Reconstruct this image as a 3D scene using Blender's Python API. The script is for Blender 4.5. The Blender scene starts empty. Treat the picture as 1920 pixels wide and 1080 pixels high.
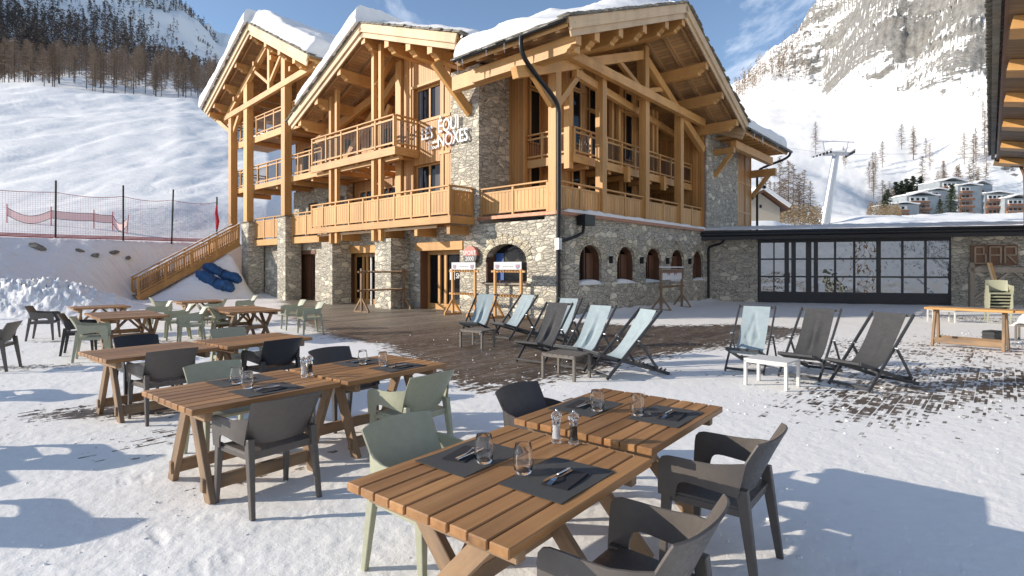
import bpy, bmesh, math, random
import numpy as np
from mathutils import Vector, Matrix
PI=math.pi; rad=math.radians
SC=bpy.context.scene; COL=SC.collection
random.seed(7); RNG=np.random.default_rng(7)
# ------------------------------------------------------------------ camera, sky, sun, exposure
cam=bpy.data.cameras.new('camera'); cam.sensor_width=36; cam.lens=36*1030/1920; cam.shift_y=-38/1920
cam.clip_start=.05; cam.clip_end=6000
co=bpy.data.objects.new('camera',cam); COL.objects.link(co); co.location=(0,0,1.75); co.rotation_euler=(PI/2,0,0); SC.camera=co
SUN_AZ=rad(5); SUN_EL=rad(19.5)          # the light travels along +X (turned 5 deg towards +Y)
sl=bpy.data.lights.new('sun','SUN'); sl.energy=4.35; sl.angle=rad(.5); sl.color=(1,.9,.77)
so=bpy.data.objects.new('sun',sl); COL.objects.link(so)
so.rotation_euler=Vector((math.cos(SUN_AZ)*math.cos(SUN_EL),math.sin(SUN_AZ)*math.cos(SUN_EL),-math.sin(SUN_EL))).to_track_quat('-Z','Y').to_euler()
W=bpy.data.worlds.new('World'); SC.world=W; W.use_nodes=True
def sky():
    nt=W.node_tree; N=nt.nodes; L=nt.links; N.clear()
    out=N.new('ShaderNodeOutputWorld'); bg=N.new('ShaderNodeBackground'); bg.inputs[1].default_value=.165
    st=N.new('ShaderNodeTexSky'); st.sky_type='NISHITA'; st.sun_disc=False; st.sun_elevation=SUN_EL; st.sun_rotation=rad(-95); st.altitude=1800; st.air_density=1.0; st.dust_density=.6; st.ozone_density=1.0
    tc=N.new('ShaderNodeTexCoord'); sp=N.new('ShaderNodeSeparateXYZ'); L.new(tc.outputs['Generated'],sp.inputs[0])
    ad=N.new('ShaderNodeMath'); ad.operation='ADD'; ad.inputs[1].default_value=.12; L.new(sp.outputs[2],ad.inputs[0])
    cb=N.new('ShaderNodeCombineXYZ')
    for i in (0,1):
        d=N.new('ShaderNodeMath'); d.operation='DIVIDE'; L.new(sp.outputs[i],d.inputs[0]); L.new(ad.outputs[0],d.inputs[1]); L.new(d.outputs[0],cb.inputs[i])
    mp=N.new('ShaderNodeMapping'); mp.inputs['Scale'].default_value=(1.0,.55,1); mp.inputs['Location'].default_value=(.55,.35,0); mp.inputs['Rotation'].default_value=(0,0,.5); L.new(cb.outputs[0],mp.inputs[0])
    nz=N.new('ShaderNodeTexNoise'); nz.inputs['Scale'].default_value=1.7; nz.inputs['Detail'].default_value=7; nz.inputs['Roughness'].default_value=.62; nz.inputs['Distortion'].default_value=.5; L.new(mp.outputs[0],nz.inputs[0])
    rp=N.new('ShaderNodeValToRGB'); rp.color_ramp.elements[0].position=.53; rp.color_ramp.elements[1].position=.80
    L.new(nz.outputs[0],rp.inputs[0])
    mx=N.new('ShaderNodeMix'); mx.data_type='RGBA'; L.new(rp.outputs[0],mx.inputs[0]); L.new(st.outputs[0],mx.inputs[6]); mx.inputs[7].default_value=(7.2,7.4,7.8,1)
    L.new(mx.outputs[2],bg.inputs[0]); L.new(bg.outputs[0],out.inputs[0])
sky()
SC.view_settings.view_transform='Standard'; SC.view_settings.look='None'; SC.view_settings.exposure=0.36; SC.view_settings.gamma=1
SC.render.engine='CYCLES'; SC.cycles.max_bounces=10; SC.cycles.diffuse_bounces=6; SC.cycles.transmission_bounces=10; SC.cycles.use_denoising=True
# ------------------------------------------------------------------ mesh helpers
class MB:
    "collects shapes; build() links them as one mesh object"
    def __init__(s): s.v=[]; s.f=[]; s.g=[]; s.r=[]; s.sm=[]
    def add(s,vs,fs,gc=None,rv=None,smooth=False):
        n=len(s.v); s.v+= [tuple(p) for p in vs]
        s.f+=[tuple(i+n for i in f) for f in fs]; s.sm+=[smooth]*len(fs)
        off=(random.uniform(-80,80),random.uniform(-80,80),random.uniform(-80,80)) if gc is None or gc=='loc' else (0,0,0)
        if gc is None or isinstance(gc,str): gc=vs
        s.g+=[(p[0]+off[0],p[1]+off[1],p[2]+off[2]) for p in gc]
        s.r+=[random.random() if rv is None else rv]*len(vs)
        return s
    def obox(s,c,ax,hx,hy,hz,ch=0.0,rv=None):
        "box: centre, three unit axes, half sizes, chamfer; the grain runs along the longest side"
        c=Vector(c); X,Y,Z=[Vector(a) for a in ax]
        h=[hx,hy,hz]; k=h.index(max(h)); perm={0:(0,1,2),1:(1,0,2),2:(2,0,1)}[k]
        loc=[]; fs=[]
        if ch<=0:
            for a in (-1,1):
                for b in (-1,1):
                    for d in (-1,1): loc.append((a*hx,b*hy,d*hz))
            fs=[(0,1,3,2),(4,6,7,5),(0,4,5,1),(2,3,7,6),(0,2,6,4),(1,5,7,3)]
        else:
            idx={}
            for a in (-1,1):
                for b in (-1,1):
                    for d in (-1,1):
                        for m in range(3):
                            p=[a*(hx-ch),b*(hy-ch),d*(hz-ch)]; p[m]=(a*hx,b*hy,d*hz)[m]
                            idx[(a,b,d,m)]=len(loc); loc.append(tuple(p))
            S=(-1,1); q=[(-1,-1),(1,-1),(1,1),(-1,1)]
            for t in S:
                fs.append([idx[(t,a,b,0)] for a,b in q]); fs.append([idx[(a,t,b,1)] for a,b in q]); fs.append([idx[(a,b,t,2)] for a,b in q])
            for a in S:
                for b in S:
                    fs.append([idx[(-1,a,b,1)],idx[(1,a,b,1)],idx[(1,a,b,2)],idx[(-1,a,b,2)]])
                    fs.append([idx[(a,-1,b,0)],idx[(a,1,b,0)],idx[(a,1,b,2)],idx[(a,-1,b,2)]])
                    fs.append([idx[(a,b,-1,0)],idx[(a,b,1,0)],idx[(a,b,1,1)],idx[(a,b,-1,1)]])
                    for d in S: fs.append([idx[(a,b,d,0)],idx[(a,b,d,1)],idx[(a,b,d,2)]])
        vs=[c+X*p[0]+Y*p[1]+Z*p[2] for p in loc]
        o=[random.uniform(-80,80) for _ in range(3)]
        return s.add(vs,fs,[(p[perm[0]]+o[0],p[perm[1]]+o[1],p[perm[2]]+o[2]) for p in loc],rv)
    def bx(s,x0,x1,y0,y1,z0,z1,ch=0.0,rv=None):
        return s.obox(((x0+x1)/2,(y0+y1)/2,(z0+z1)/2),((1,0,0),(0,1,0),(0,0,1)),abs(x1-x0)/2,abs(y1-y0)/2,abs(z1-z0)/2,ch,rv)
    def beam(s,a,b,w,h,up=(0,0,1),ch=0.0,rv=None):
        "bar from a to b: w sideways, h along up"
        a=Vector(a); b=Vector(b); X=(b-a); l=X.length; X.normalize(); Y=Vector(up).cross(X)
        if Y.length<1e-4: Y=Vector((0,1,0)).cross(X)
        Y.normalize(); Z=X.cross(Y)
        return s.obox((a+b)/2,(X,Y,Z),l/2,w/2,h/2,ch,rv)
    def prism(s,pts,mp,d0,d1,rv=None):
        "polygon (s,z) pushed from depth d0 to d1; mp(s,z,d) gives the point; grain runs along z"
        n=len(pts); vs=[mp(p[0],p[1],d0) for p in pts]+[mp(p[0],p[1],d1) for p in pts]
        g=[(p[1],p[0],0) for p in pts]+[(p[1],p[0],.3) for p in pts]
        fs=[tuple(range(n)),tuple(range(2*n-1,n-1,-1))]+[(i,(i+1)%n,n+(i+1)%n,n+i) for i in range(n)]
        return s.add(vs,fs,g,rv)
    def tube(s,pts,r,n=10,cap=True,rv=None,smooth=True):
        pts=[Vector(p) for p in pts]; m=len(pts); rs=r if isinstance(r,(list,tuple)) else [r]*m
        vs=[];g=[];l=0; pY=None
        for i,p in enumerate(pts):
            t=(pts[min(i+1,m-1)]-pts[max(i-1,0)]).normalized()
            Y=t.cross(Vector((0,0,1))) if pY is None else pY-t*pY.dot(t)
            if Y.length<1e-4: Y=t.cross(Vector((1,0,0)))
            Y.normalize(); pY=Y; Z=t.cross(Y)
            if i: l+=(p-pts[i-1]).length
            for k in range(n):
                a=2*PI*k/n; q=Y*math.cos(a)*rs[i]+Z*math.sin(a)*rs[i]; vs.append(p+q); g.append((l,q.x+q.z,q.y))
        fs=[(i*n+k,i*n+(k+1)%n,(i+1)*n+(k+1)%n,(i+1)*n+k) for i in range(m-1) for k in range(n)]
        s.add(vs,fs,g,rv,smooth)
        if cap:
            s.add(vs[:n],[tuple(range(n-1,-1,-1))],g[:n],rv); s.add(vs[-n:],[tuple(range(n))],g[-n:],rv)
        return s
    def lathe(s,prof,n=24,o=(0,0,0),close=False,rv=None):
        m=len(prof); vs=[(o[0]+r*math.cos(2*PI*k/n),o[1]+r*math.sin(2*PI*k/n),o[2]+z) for r,z in prof for k in range(n)]
        rng=range(m) if close else range(m-1)
        fs=[(i*n+k,i*n+(k+1)%n,((i+1)%m)*n+(k+1)%n,((i+1)%m)*n+k) for i in rng for k in range(n)]
        return s.add(vs,fs,vs,rv,True)
    def shell(s,G,th,rv=None,gc=None,smooth=True):
        "closed sheet of thickness th from a grid of points (n,m,3)"
        G=np.asarray(G,float); n,m,_=G.shape
        du=np.gradient(G,axis=0); dv=np.gradient(G,axis=1); N=np.cross(du,dv); N/=np.linalg.norm(N,axis=2,keepdims=True)+1e-9
        A=(G+N*th/2).reshape(-1,3); B=(G-N*th/2).reshape(-1,3); k=n*m
        vs=[tuple(p) for p in A]+[tuple(p) for p in B]; f=[]; e=[]
        I=lambda i,j:i*m+j
        for i in range(n-1):
            for j in range(m-1):
                f.append((I(i,j),I(i+1,j),I(i+1,j+1),I(i,j+1))); f.append((k+I(i,j),k+I(i,j+1),k+I(i+1,j+1),k+I(i+1,j)))
        rim=[I(i,0) for i in range(n)]+[I(n-1,j) for j in range(1,m)]+[I(i,m-1) for i in range(n-2,-1,-1)]+[I(0,j) for j in range(m-2,0,-1)]
        for a,b in zip(rim,rim[1:]+rim[:1]): f.append((a,b,k+b,k+a))
        return s.add(vs,f,gc if gc is not None else vs,rv,smooth)
    def build(s,name,mat,parent=None,recalc=True,sharp=40):
        me=bpy.data.meshes.new(name); me.from_pydata(s.v,[],s.f); 
        me.polygons.foreach_set('use_smooth',s.sm)
        a=me.attributes.new('gc','FLOAT_VECTOR','POINT'); a.data.foreach_set('vector',np.array(s.g,dtype=np.float32).ravel())
        a=me.attributes.new('rv','FLOAT','POINT'); a.data.foreach_set('value',np.array(s.r,dtype=np.float32))
        if recalc:
            bm=bmesh.new(); bm.from_mesh(me); bmesh.ops.recalc_face_normals(bm,faces=bm.faces[:]); bm.to_mesh(me); bm.free()
        if any(s.sm):
            try: me.set_sharp_from_angle(angle=rad(sharp))
            except Exception: pass
        me.materials.append(mat); me.update()
        o=bpy.data.objects.new(name,me); COL.objects.link(o)
        if parent is not None: o.parent=parent
        return o
def tag(o,label,cat,group=None):
    o['label']=label; o['category']=cat
    if group: o['group']=group
    return o
def thing(name,label,cat,loc=(0,0,0),rz=0,group=None):
    o=bpy.data.objects.new(name,None); COL.objects.link(o); o.empty_display_size=.2
    o.location=loc; o.rotation_euler=(0,0,rz); return tag(o,label,cat,group)
def struct(o,kind='structure'): o['kind']=kind; return o
def kids(o): return [c for c in bpy.data.objects if c.parent==o]
def proto(root):
    "remember a thing and its parts for copying"
    return (root,[(c,kids(c)) for c in kids(root)])
def dup(pr,loc,rz,label,group=None,mats=None,scale=None):
    root,ch=pr
    def cp(o,par):
        c=o.copy(); COL.objects.link(c)
        if par is not None: c.parent=par
        if mats and c.type=='MESH':
            m=mats.get(c.data.materials[0].name)
            if m is not None: c.material_slots[0].link='OBJECT'; c.material_slots[0].material=m
        return c
    r=cp(root,None); r.location=loc; r.rotation_euler=(0,0,rz)
    if scale is not None: r.scale=scale
    r['label']=label
    if group: r['group']=group
    for c,g in ch:
        k=cp(c,r)
        for x in g: cp(x,k)
    return r
# numpy noise
def _hash(ix,iy,seed):
    h=(ix.astype(np.int64)*374761393+iy.astype(np.int64)*668265263+seed*1442695041)&0xffffffff
    h=((h^(h>>13))*1274126177)&0xffffffff
    return ((h^(h>>16))&0xffff)/65535.0
def vnoise(x,y,seed=0):
    ix=np.floor(x); iy=np.floor(y); fx=x-ix; fy=y-iy; fx=fx*fx*fx*(fx*(fx*6-15)+10); fy=fy*fy*fy*(fy*(fy*6-15)+10)
    a=_hash(ix,iy,seed); b=_hash(ix+1,iy,seed); c=_hash(ix,iy+1,seed); d=_hash(ix+1,iy+1,seed)
    return (a+(b-a)*fx)+((c+(d-c)*fx)-(a+(b-a)*fx))*fy
def fbm(x,y,oct=5,seed=0,gain=.5,lac=2.03):
    t=0;a=1;s=0
    for i in range(oct):
        t=t+a*(vnoise(x,y,seed+i*17)-.5); s+=a; a*=gain; x=x*lac+3.1; y=y*lac+1.7
    return t/s*2
def ridged(x,y,oct=5,seed=0,gain=.55):
    t=0;a=1;s=0
    for i in range(oct):
        t=t+a*(1-np.abs(2*vnoise(x,y,seed+i*13)-1)); s+=a; a*=gain; x=x*2.07+5.2; y=y*2.07+1.3
    return t/s
def sstep(a,b,x): t=np.clip((x-a)/(b-a),0,1); return t*t*(3-2*t)
# ------------------------------------------------------------------ materials
class NT:
    def __init__(s,name):
        s.m=bpy.data.materials.new(name); s.m.use_nodes=True; s.t=s.m.node_tree; s.N=s.t.nodes; s.L=s.t.links; s.N.clear()
        s.out=s.N.new('ShaderNodeOutputMaterial'); s.b=s.N.new('ShaderNodeBsdfPrincipled'); s.L.new(s.b.outputs[0],s.out.inputs[0])
    def n(s,typ,ins=None,**kw):
        x=s.N.new('ShaderNode'+typ)
        for k,v in kw.items(): setattr(x,k,v)
        if ins:
            for k,v in ins.items():
                if hasattr(v,'links') or isinstance(v,bpy.types.NodeSocket): s.L.new(v,x.inputs[k])
                else: x.inputs[k].default_value=v
        return x
    def math(s,op,a,b=None,c=None,clamp=False):
        x=s.N.new('ShaderNodeMath'); x.operation=op; x.use_clamp=clamp
        for i,v in enumerate((a,b,c)):
            if v is None: continue
            if isinstance(v,bpy.types.NodeSocket): s.L.new(v,x.inputs[i])
            else: x.inputs[i].default_value=v
        return x.outputs[0]
    def mix(s,f,a,b,mode='MIX'):
        x=s.N.new('ShaderNodeMix'); x.data_type='RGBA'; x.blend_type=mode
        for i,v in ((0,f),(6,a),(7,b)):
            if isinstance(v,bpy.types.NodeSocket): s.L.new(v,x.inputs[i])
            else: x.inputs[i].default_value=(v if i==0 else tuple(v)+((1,) if len(v)==3 else ()))
        return x.outputs[2]
    def ramp(s,f,*st):
        x=s.N.new('ShaderNodeValToRGB'); e=x.color_ramp.elements
        while len(e)<len(st): e.new(.5)
        for el,(p,c) in zip(e,st): el.position=p; el.color=tuple(c)+(1,) if not isinstance(c,(int,float)) else (c,c,c,1)
        s.L.new(f,x.inputs[0]); return x.outputs[0]
    def attr(s,name): return s.n('Attribute',attribute_name=name)
    def noise(s,vec,scale,detail=4,rough=.5,dist=0,out=0):
        x=s.n('TexNoise',{'Scale':scale,'Detail':detail,'Roughness':rough,'Distortion':dist}); 
        if vec is not None: s.L.new(vec,x.inputs['Vector'])
        return x.outputs[out]
    def map(s,vec,sc=(1,1,1),loc=(0,0,0),rot=(0,0,0)):
        return s.n('Mapping',{'Vector':vec,'Scale':sc,'Location':loc,'Rotation':rot}).outputs[0]
    def set(s,**k):
        for a,v in k.items():
            i=s.b.inputs[a.replace('_',' ')]
            if isinstance(v,bpy.types.NodeSocket): s.L.new(v,i)
            else: i.default_value=tuple(v)+(1,) if isinstance(v,tuple) and len(v)==3 and i.type=='RGBA' else v
        return s
    def bump(s,h,st=.3,d=.01,prev=None):
        x=s.n('Bump',{'Height':h,'Strength':st,'Distance':d})
        if prev is not None: s.L.new(prev,x.inputs['Normal'])
        return x.outputs[0]
def wood(name,c1,c2,dark,rough=.6,var=.35,knots=.5,seam=0.0,weather=None):
    "sawn timber: fibres along gc.x, tone per board; seam = board width for cladding"
    t=NT(name); g=t.attr('gc').outputs['Vector']; rv=t.attr('rv').outputs['Fac']
    fib=t.noise(t.map(g,(1.2,26,26)),1.0,5,.6)
    ring=t.noise(t.map(g,(.5,7,7)),1.0,3,.55,1.2)
    f=t.math('ADD',t.math('MULTIPLY',fib,.55),t.math('MULTIPLY',ring,.55))
    c=t.mix(t.ramp(f,(.3,0.0),(.75,1.0)),c1,c2)
    blotch=t.noise(t.map(g,(.7,2.2,2.2)),1.0,2)
    if seam:
        sp=t.n('SeparateXYZ',{0:g}); q=t.math('DIVIDE',sp.outputs[1],seam); bi=t.math('FLOOR',q)
        rnd=t.n('TexWhiteNoise',{'W':bi},noise_dimensions='1D').outputs[0]
        tone=t.math('ADD',t.math('MULTIPLY',rnd,.6),t.math('MULTIPLY',blotch,.4))
        fr=t.math('FRACT',q); ed=t.math('MULTIPLY',t.math('ABSOLUTE',t.math('SUBTRACT',fr,.5)),2)
        edge=t.ramp(ed,(.88,0.0),(.955,1.0))
    else:
        tone=t.math('ADD',t.math('MULTIPLY',rv,.6),t.math('MULTIPLY',blotch,.4)); edge=None
    c=t.mix(1.0,c,t.ramp(tone,(0,(1-var,)*3),(1,(1+var*.35,1+var*.3,1+var*.2))),'MULTIPLY')
    ob=t.n('TexCoord').outputs['Object']; wz=t.noise(t.map(ob,(1.1,1.1,.16)),1.0,4,.6); c=t.mix(1.0,c,t.ramp(wz,(.30,(.78,.76,.73)),(.55,(1,1,1)),(.8,(1.10,1.08,1.05))),'MULTIPLY')
    if knots:
        vo=t.n('TexVoronoi',{'Vector':t.map(g,(1.5,5,5)),'Scale':1.0,'Randomness':1.0}).outputs[0]
        kn=t.ramp(vo,(.05,1.0),(.13,0.0)); c=t.mix(t.math('MULTIPLY',kn,knots),c,dark)
    if weather:
        c=t.mix(t.ramp(t.noise(t.map(g,(1.5,5,5)),1.3,5,.6),(.4,0.0),(.68,.9)),c,weather)
    h=f
    if edge is not None: c=t.mix(t.math('MULTIPLY',edge,.85),c,dark); h=t.math('SUBTRACT',f,t.math('MULTIPLY',edge,2.5))
    t.set(Base_Color=c,Roughness=rough,Normal=t.bump(h,.35,.006)); return t.m
def stone(name,tint=(1,1,1)):
    t=NT(name); o=t.n('TexCoord').outputs['Object']
    wob=t.n('TexNoise',{'Vector':o,'Scale':2.2,'Detail':2}).outputs['Color']
    p=t.n('VectorMath',{0:o,1:t.n('VectorMath',{0:wob,'Scale':.10},operation='SCALE').outputs[0]},operation='ADD').outputs[0]
    sm=t.map(p,(3.1,3.1,11.5)); bg=t.map(p,(2.5,2.5,4.6),(3.3,1.7,.4))
    def vor(v):
        a=t.n('TexVoronoi',{'Vector':v,'Scale':1.0,'Randomness':.85}); b=t.n('TexVoronoi',{'Vector':v,'Scale':1.0,'Randomness':.85},feature='DISTANCE_TO_EDGE')
        return t.n('SeparateColor',{0:a.outputs['Color']}),b.outputs['Distance']
    cs,es=vor(sm); cb,eb=vor(bg)
    big=t.math('GREATER_THAN',cb.outputs[0],.82)
    sel=t.math('ADD',t.math('MULTIPLY',cb.outputs[1],big),t.math('MULTIPLY',cs.outputs[1],t.math('SUBTRACT',1,big)))
    ebs=t.math('MULTIPLY',eb,1.0)
    ed=t.math('ADD',t.math('MULTIPLY',ebs,big),t.math('MULTIPLY',t.math('MINIMUM',es,t.math('ADD',t.math('MULTIPLY',ebs,1.2),.0)),t.math('SUBTRACT',1,big)))
    c=t.ramp(sel,(0,(.42,.395,.33)),(.3,(.53,.495,.415)),(.55,(.63,.585,.49)),(.8,(.56,.53,.46)),(1,(.69,.645,.545)))
    bigc=t.mix(1.0,c,(1.22,1.21,1.17),'MULTIPLY'); c=t.mix(big,c,bigc)
    st=t.noise(t.map(o,(3,3,12)),1.5,6,.65)
    c=t.mix(1.0,c,t.ramp(st,(.25,(.62,.62,.62)),(.75,(1.25,1.22,1.15))),'MULTIPLY'); c=t.mix(1.0,c,tint,'MULTIPLY')
    mort=t.ramp(ed,(.008,1.0),(.042,0.0)); c=t.mix(t.math('MULTIPLY',mort,.78),c,(.10,.088,.068))
    prof=t.ramp(ed,(.0,0.0),(.13,.85),(.4,1.0))
    h=t.math('ADD',t.math('MULTIPLY',prof,1.0),t.math('ADD',t.math('MULTIPLY',st,.5),t.math('MULTIPLY',sel,.5)))
    t.set(Base_Color=c,Roughness=.85,Normal=t.bump(h,.8,.035)); return t.m
def plain(name,c,rough=.5,metal=0,spec=.5,var=0.0,nscale=8,bump=0):
    t=NT(name); 
    if var:
        o=t.n('TexCoord').outputs['Object']; nz=t.noise(o,nscale,6,.6)
        t.set(Base_Color=t.mix(1.0,t.mix(0.0,c,c),t.ramp(nz,(.3,(1-var,)*3),(.7,(1+var*.5,)*3)),'MULTIPLY'))
        t.set(Roughness=t.ramp(t.noise(o,nscale*2.3,4),(.3,max(0,rough-.12)),(.7,min(1,rough+.12))))
        if bump: t.set(Normal=t.bump(t.noise(o,nscale*9,3),bump,.002))
    else: t.set(Base_Color=c,Roughness=rough)
    t.set(Metallic=metal,Specular_IOR_Level=spec); return t.m
def snowmat(name='snow',sc=1.0,col=(.87,.86,.835)):
    t=NT(name); o=t.n('TexCoord').outputs['Object']
    a=t.noise(o,3*sc,6,.6); b=t.noise(o,28*sc,4,.65)
    n1=t.bump(a,.35,.12/sc); n2=t.bump(b,.35,.012/sc,n1)
    t.set(Base_Color=t.mix(t.ramp(a,(.35,0.0),(.7,1.0)),tuple(x*.95 for x in col),col),Roughness=.7,Specular_IOR_Level=.25,Normal=n2); return t.m
def glassy(name,dark=(.02,.022,.025),refl=.3,fk=.45,wav=.06):
    t=NT(name); t.N.remove(t.b); d=t.n('BsdfDiffuse',{'Color':dark+(1,)}); g=t.n('BsdfGlossy',{'Color':(.9,.95,1,1),'Roughness':.015})
    o=t.n('TexCoord').outputs['Object']; t.L.new(t.bump(t.noise(o,1.6,2),wav,.09),g.inputs['Normal'])
    lw=t.n('LayerWeight',{'Blend':.3}); f=t.math('ADD',t.math('MULTIPLY',lw.outputs['Fresnel'],fk),refl,clamp=True)
    m=t.n('MixShader',{0:f,1:d.outputs[0],2:g.outputs[0]}); t.L.new(m.outputs[0],t.out.inputs[0]); return t.m
M={}
M['pale']=wood('pale_larch',(.62,.43,.25),(.74,.55,.34),(.25,.12,.05),.6,.22,.5)
M['honey']=wood('honey_timber',(.54,.265,.08),(.70,.40,.14),(.17,.07,.02),.55,.3,.6)
M['soffit']=wood('soffit_boards',(.54,.32,.14),(.68,.43,.21),(.14,.06,.02),.6,.4,.6,seam=.2)
M['siding']=wood('larch_cladding',(.52,.24,.07),(.68,.35,.115),(.13,.055,.02),.55,.45,.6,seam=.15)
M['panel']=wood('balcony_boards',(.50,.26,.09),(.64,.36,.14),(.16,.065,.02),.5,.4,.4,seam=.17)
M['table']=wood('oiled_table_boards',(.28,.12,.036),(.55,.295,.12),(.10,.04,.013),.48,.55,.7)
M['trestle']=wood('weathered_trestle',(.30,.185,.10),(.40,.26,.15),(.09,.055,.03),.75,.35,.4,weather=(.15,.115,.085))
M['brown']=wood('dark_brown_panel',(.125,.058,.032),(.185,.088,.05),(.08,.03,.012),.5,.3,.3)
M['greywood']=wood('grey_old_timber',(.33,.28,.22),(.43,.37,.30),(.12,.1,.08),.8,.3,.5)
M['boards']=wood('brown_eave_boards',(.20,.125,.065),(.27,.175,.095),(.06,.035,.015),.65,.4,.4,seam=.16)
M['stone']=stone('schist_masonry'); M['stone_trim']=stone('arch_stones',(1.08,1.04,.95))
M['slate']=plain('slate_slabs',(.21,.195,.16),.8,var=.5,nscale=3)
M['black']=plain('black_metal',(.018,.019,.021),.4,.3,var=.25)
M['anthracite']=plain('anthracite_frame',(.028,.03,.034),.45,.1,var=.2)
M['copper']=plain('copper_ledge',(.42,.19,.11),.5,.3,var=.3)
M['snow']=snowmat(); M['glass']=glassy('window_glass',(.012,.012,.013),.02,.25,.06); M['barglass']=glassy('bar_window_glass',(.03,.035,.04),.30,.45,.35)
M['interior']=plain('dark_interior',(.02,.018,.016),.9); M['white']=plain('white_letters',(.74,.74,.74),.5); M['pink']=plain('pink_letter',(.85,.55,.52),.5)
M['red']=plain('sign_red',(.60,.19,.14),.5); M['charcoal']=plain('sign_charcoal',(.075,.075,.075),.5)
M['steel']=plain('polished_steel',(.6,.6,.62),.18,1.0); M['galv']=plain('galvanised_steel',(.5,.51,.53),.4,.7,var=.2)
# ------------------------------------------------------------------ the ground, the slopes and the mountains
TH=rad(48.2); CORNER=Vector((1.5,18.6,0)); RX,RY=math.cos(TH),math.sin(TH)
def uv(x,y): dx=x-1.5; dy=y-18.6; return dx*RX+dy*RY, -dx*RY+dy*RX
def wxy(u,v): return 1.5+u*RX-v*RY, 18.6+u*RY+v*RX
def grid_mesh(name,X,Y,Z,mat,attrs=None):
    n,m=X.shape; me=bpy.data.meshes.new(name)
    co=np.stack([X,Y,Z],-1).reshape(-1,3).astype(np.float32)
    i=np.arange(n*m).reshape(n,m); q=np.stack([i[:-1,:-1],i[:-1,1:],i[1:,1:],i[1:,:-1]],-1).reshape(-1,4)
    me.vertices.add(n*m); me.vertices.foreach_set('co',co.ravel())
    me.loops.add(q.size); me.loops.foreach_set('vertex_index',q.ravel().astype(np.int32))
    me.polygons.add(len(q)); me.polygons.foreach_set('loop_start',np.arange(0,q.size,4,dtype=np.int32)); me.polygons.foreach_set('loop_total',np.full(len(q),4,np.int32))
    me.update(calc_edges=True); me.polygons.foreach_set('use_smooth',np.ones(len(q),bool))
    for k,a in (attrs or {}).items():
        t=me.attributes.new(k,'FLOAT','POINT'); t.data.foreach_set('value',np.asarray(a,np.float32).ravel())
    me.materials.append(mat); me.validate(); me.update()
    o=bpy.data.objects.new(name,me); COL.objects.link(o); return o
def poly_sd(x,y,P):
    d=np.full(x.shape,1e9); ins=np.zeros(x.shape,bool); n=len(P)
    for i in range(n):
        ax,ay=P[i]; bx,by=P[(i+1)%n]; ex,ey=bx-ax,by-ay
        t=np.clip(((x-ax)*ex+(y-ay)*ey)/(ex*ex+ey*ey),0,1); d=np.minimum(d,np.hypot(x-ax-t*ex,y-ay-t*ey))
        c=((ay>y)!=(by>y)); ins^=c&(x<(bx-ax)*(y-ay)/(by-ay+1e-12)+ax)
    return np.where(ins,-d,d)
# -- the terrace: wooden deck under trodden snow
DECK=[(-11,26.5),(-8.2,20),(-4.3,13.6),(-2.9,12.6),(-1.9,10.4),(-1.05,8.6),(-.5,7.9),(.3,8.3),(.9,8.9),(2.4,10.2),(4.6,11.6),(7.0,13.4),(8.6,15.5),(7.4,16.9),(3.8,16.6),(1.7,17.8),(1.2,18.8),(-.5,20.5),(-9.3,30),(-13,31)]
def bareness(x,y):
    sd=poly_sd(x,y,DECK); b=np.clip(.5-sd/1.9,0,1)
    def el(cx,cy,rx,ry,a,rot=0):
        c,s=math.cos(rot),math.sin(rot); u=(x-cx)*c+(y-cy)*s; v=-(x-cx)*s+(y-cy)*c
        return a*np.exp(-(u/rx)**2-(v/ry)**2)
    b=b*(1-.38*sstep(1.0,3.5,x+0*y)*sstep(17.5,9,y))
    o=el(8.6,11.2,7.2,4.2,.43,.45)+el(4.9,7.2,3.3,1.2,.25,.55)+el(8.5,7.4,3.0,1.3,.20)
    o=np.maximum(o,el(-4.6,6.75,1.5,.55,.72,.2)); o=np.maximum(o,el(-3.3,6.0,1.4,.6,.5,.9)); o=np.maximum(o,el(-2.2,4.6,1.2,.4,.42,.9))
    o=np.maximum(o,el(-8.6,9.6,1.3,.5,.55,.2)); o=np.maximum(o,el(-9.0,13.0,1.6,.6,.6)); o=np.maximum(o,el(-6.6,13.4,1.6,.9,.6)); o=np.maximum(o,el(-10.8,13.0,1.,.4,.5))
    o=np.maximum(o,el(1.3,7.4,1.6,.5,.38,.6)); o=np.maximum(o,el(16,19,3,3,.45)); o=np.maximum(o,el(-6,17,3,1.0,.35)); o=np.maximum(o,el(.6,3.6,.9,.5,.2))
    return np.maximum(b,o)
def snow_surface(x,y,b):
    a=np.clip(1-b*1.6,0,1)
    lump=fbm(x*1.1,y*1.1,4,3)*.016; tramp=(ridged(x*5.5,y*5.5,3,11)-.5)*.005+fbm(x*15,y*15,3,21)*.004
    crumb=np.clip(vnoise(x*24,y*24,33)-.86,0,1)*.05*np.clip(fbm(x*.8,y*.8,2,41)+.35,0,1)
    return (.014+lump+tramp+crumb)*a
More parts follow.
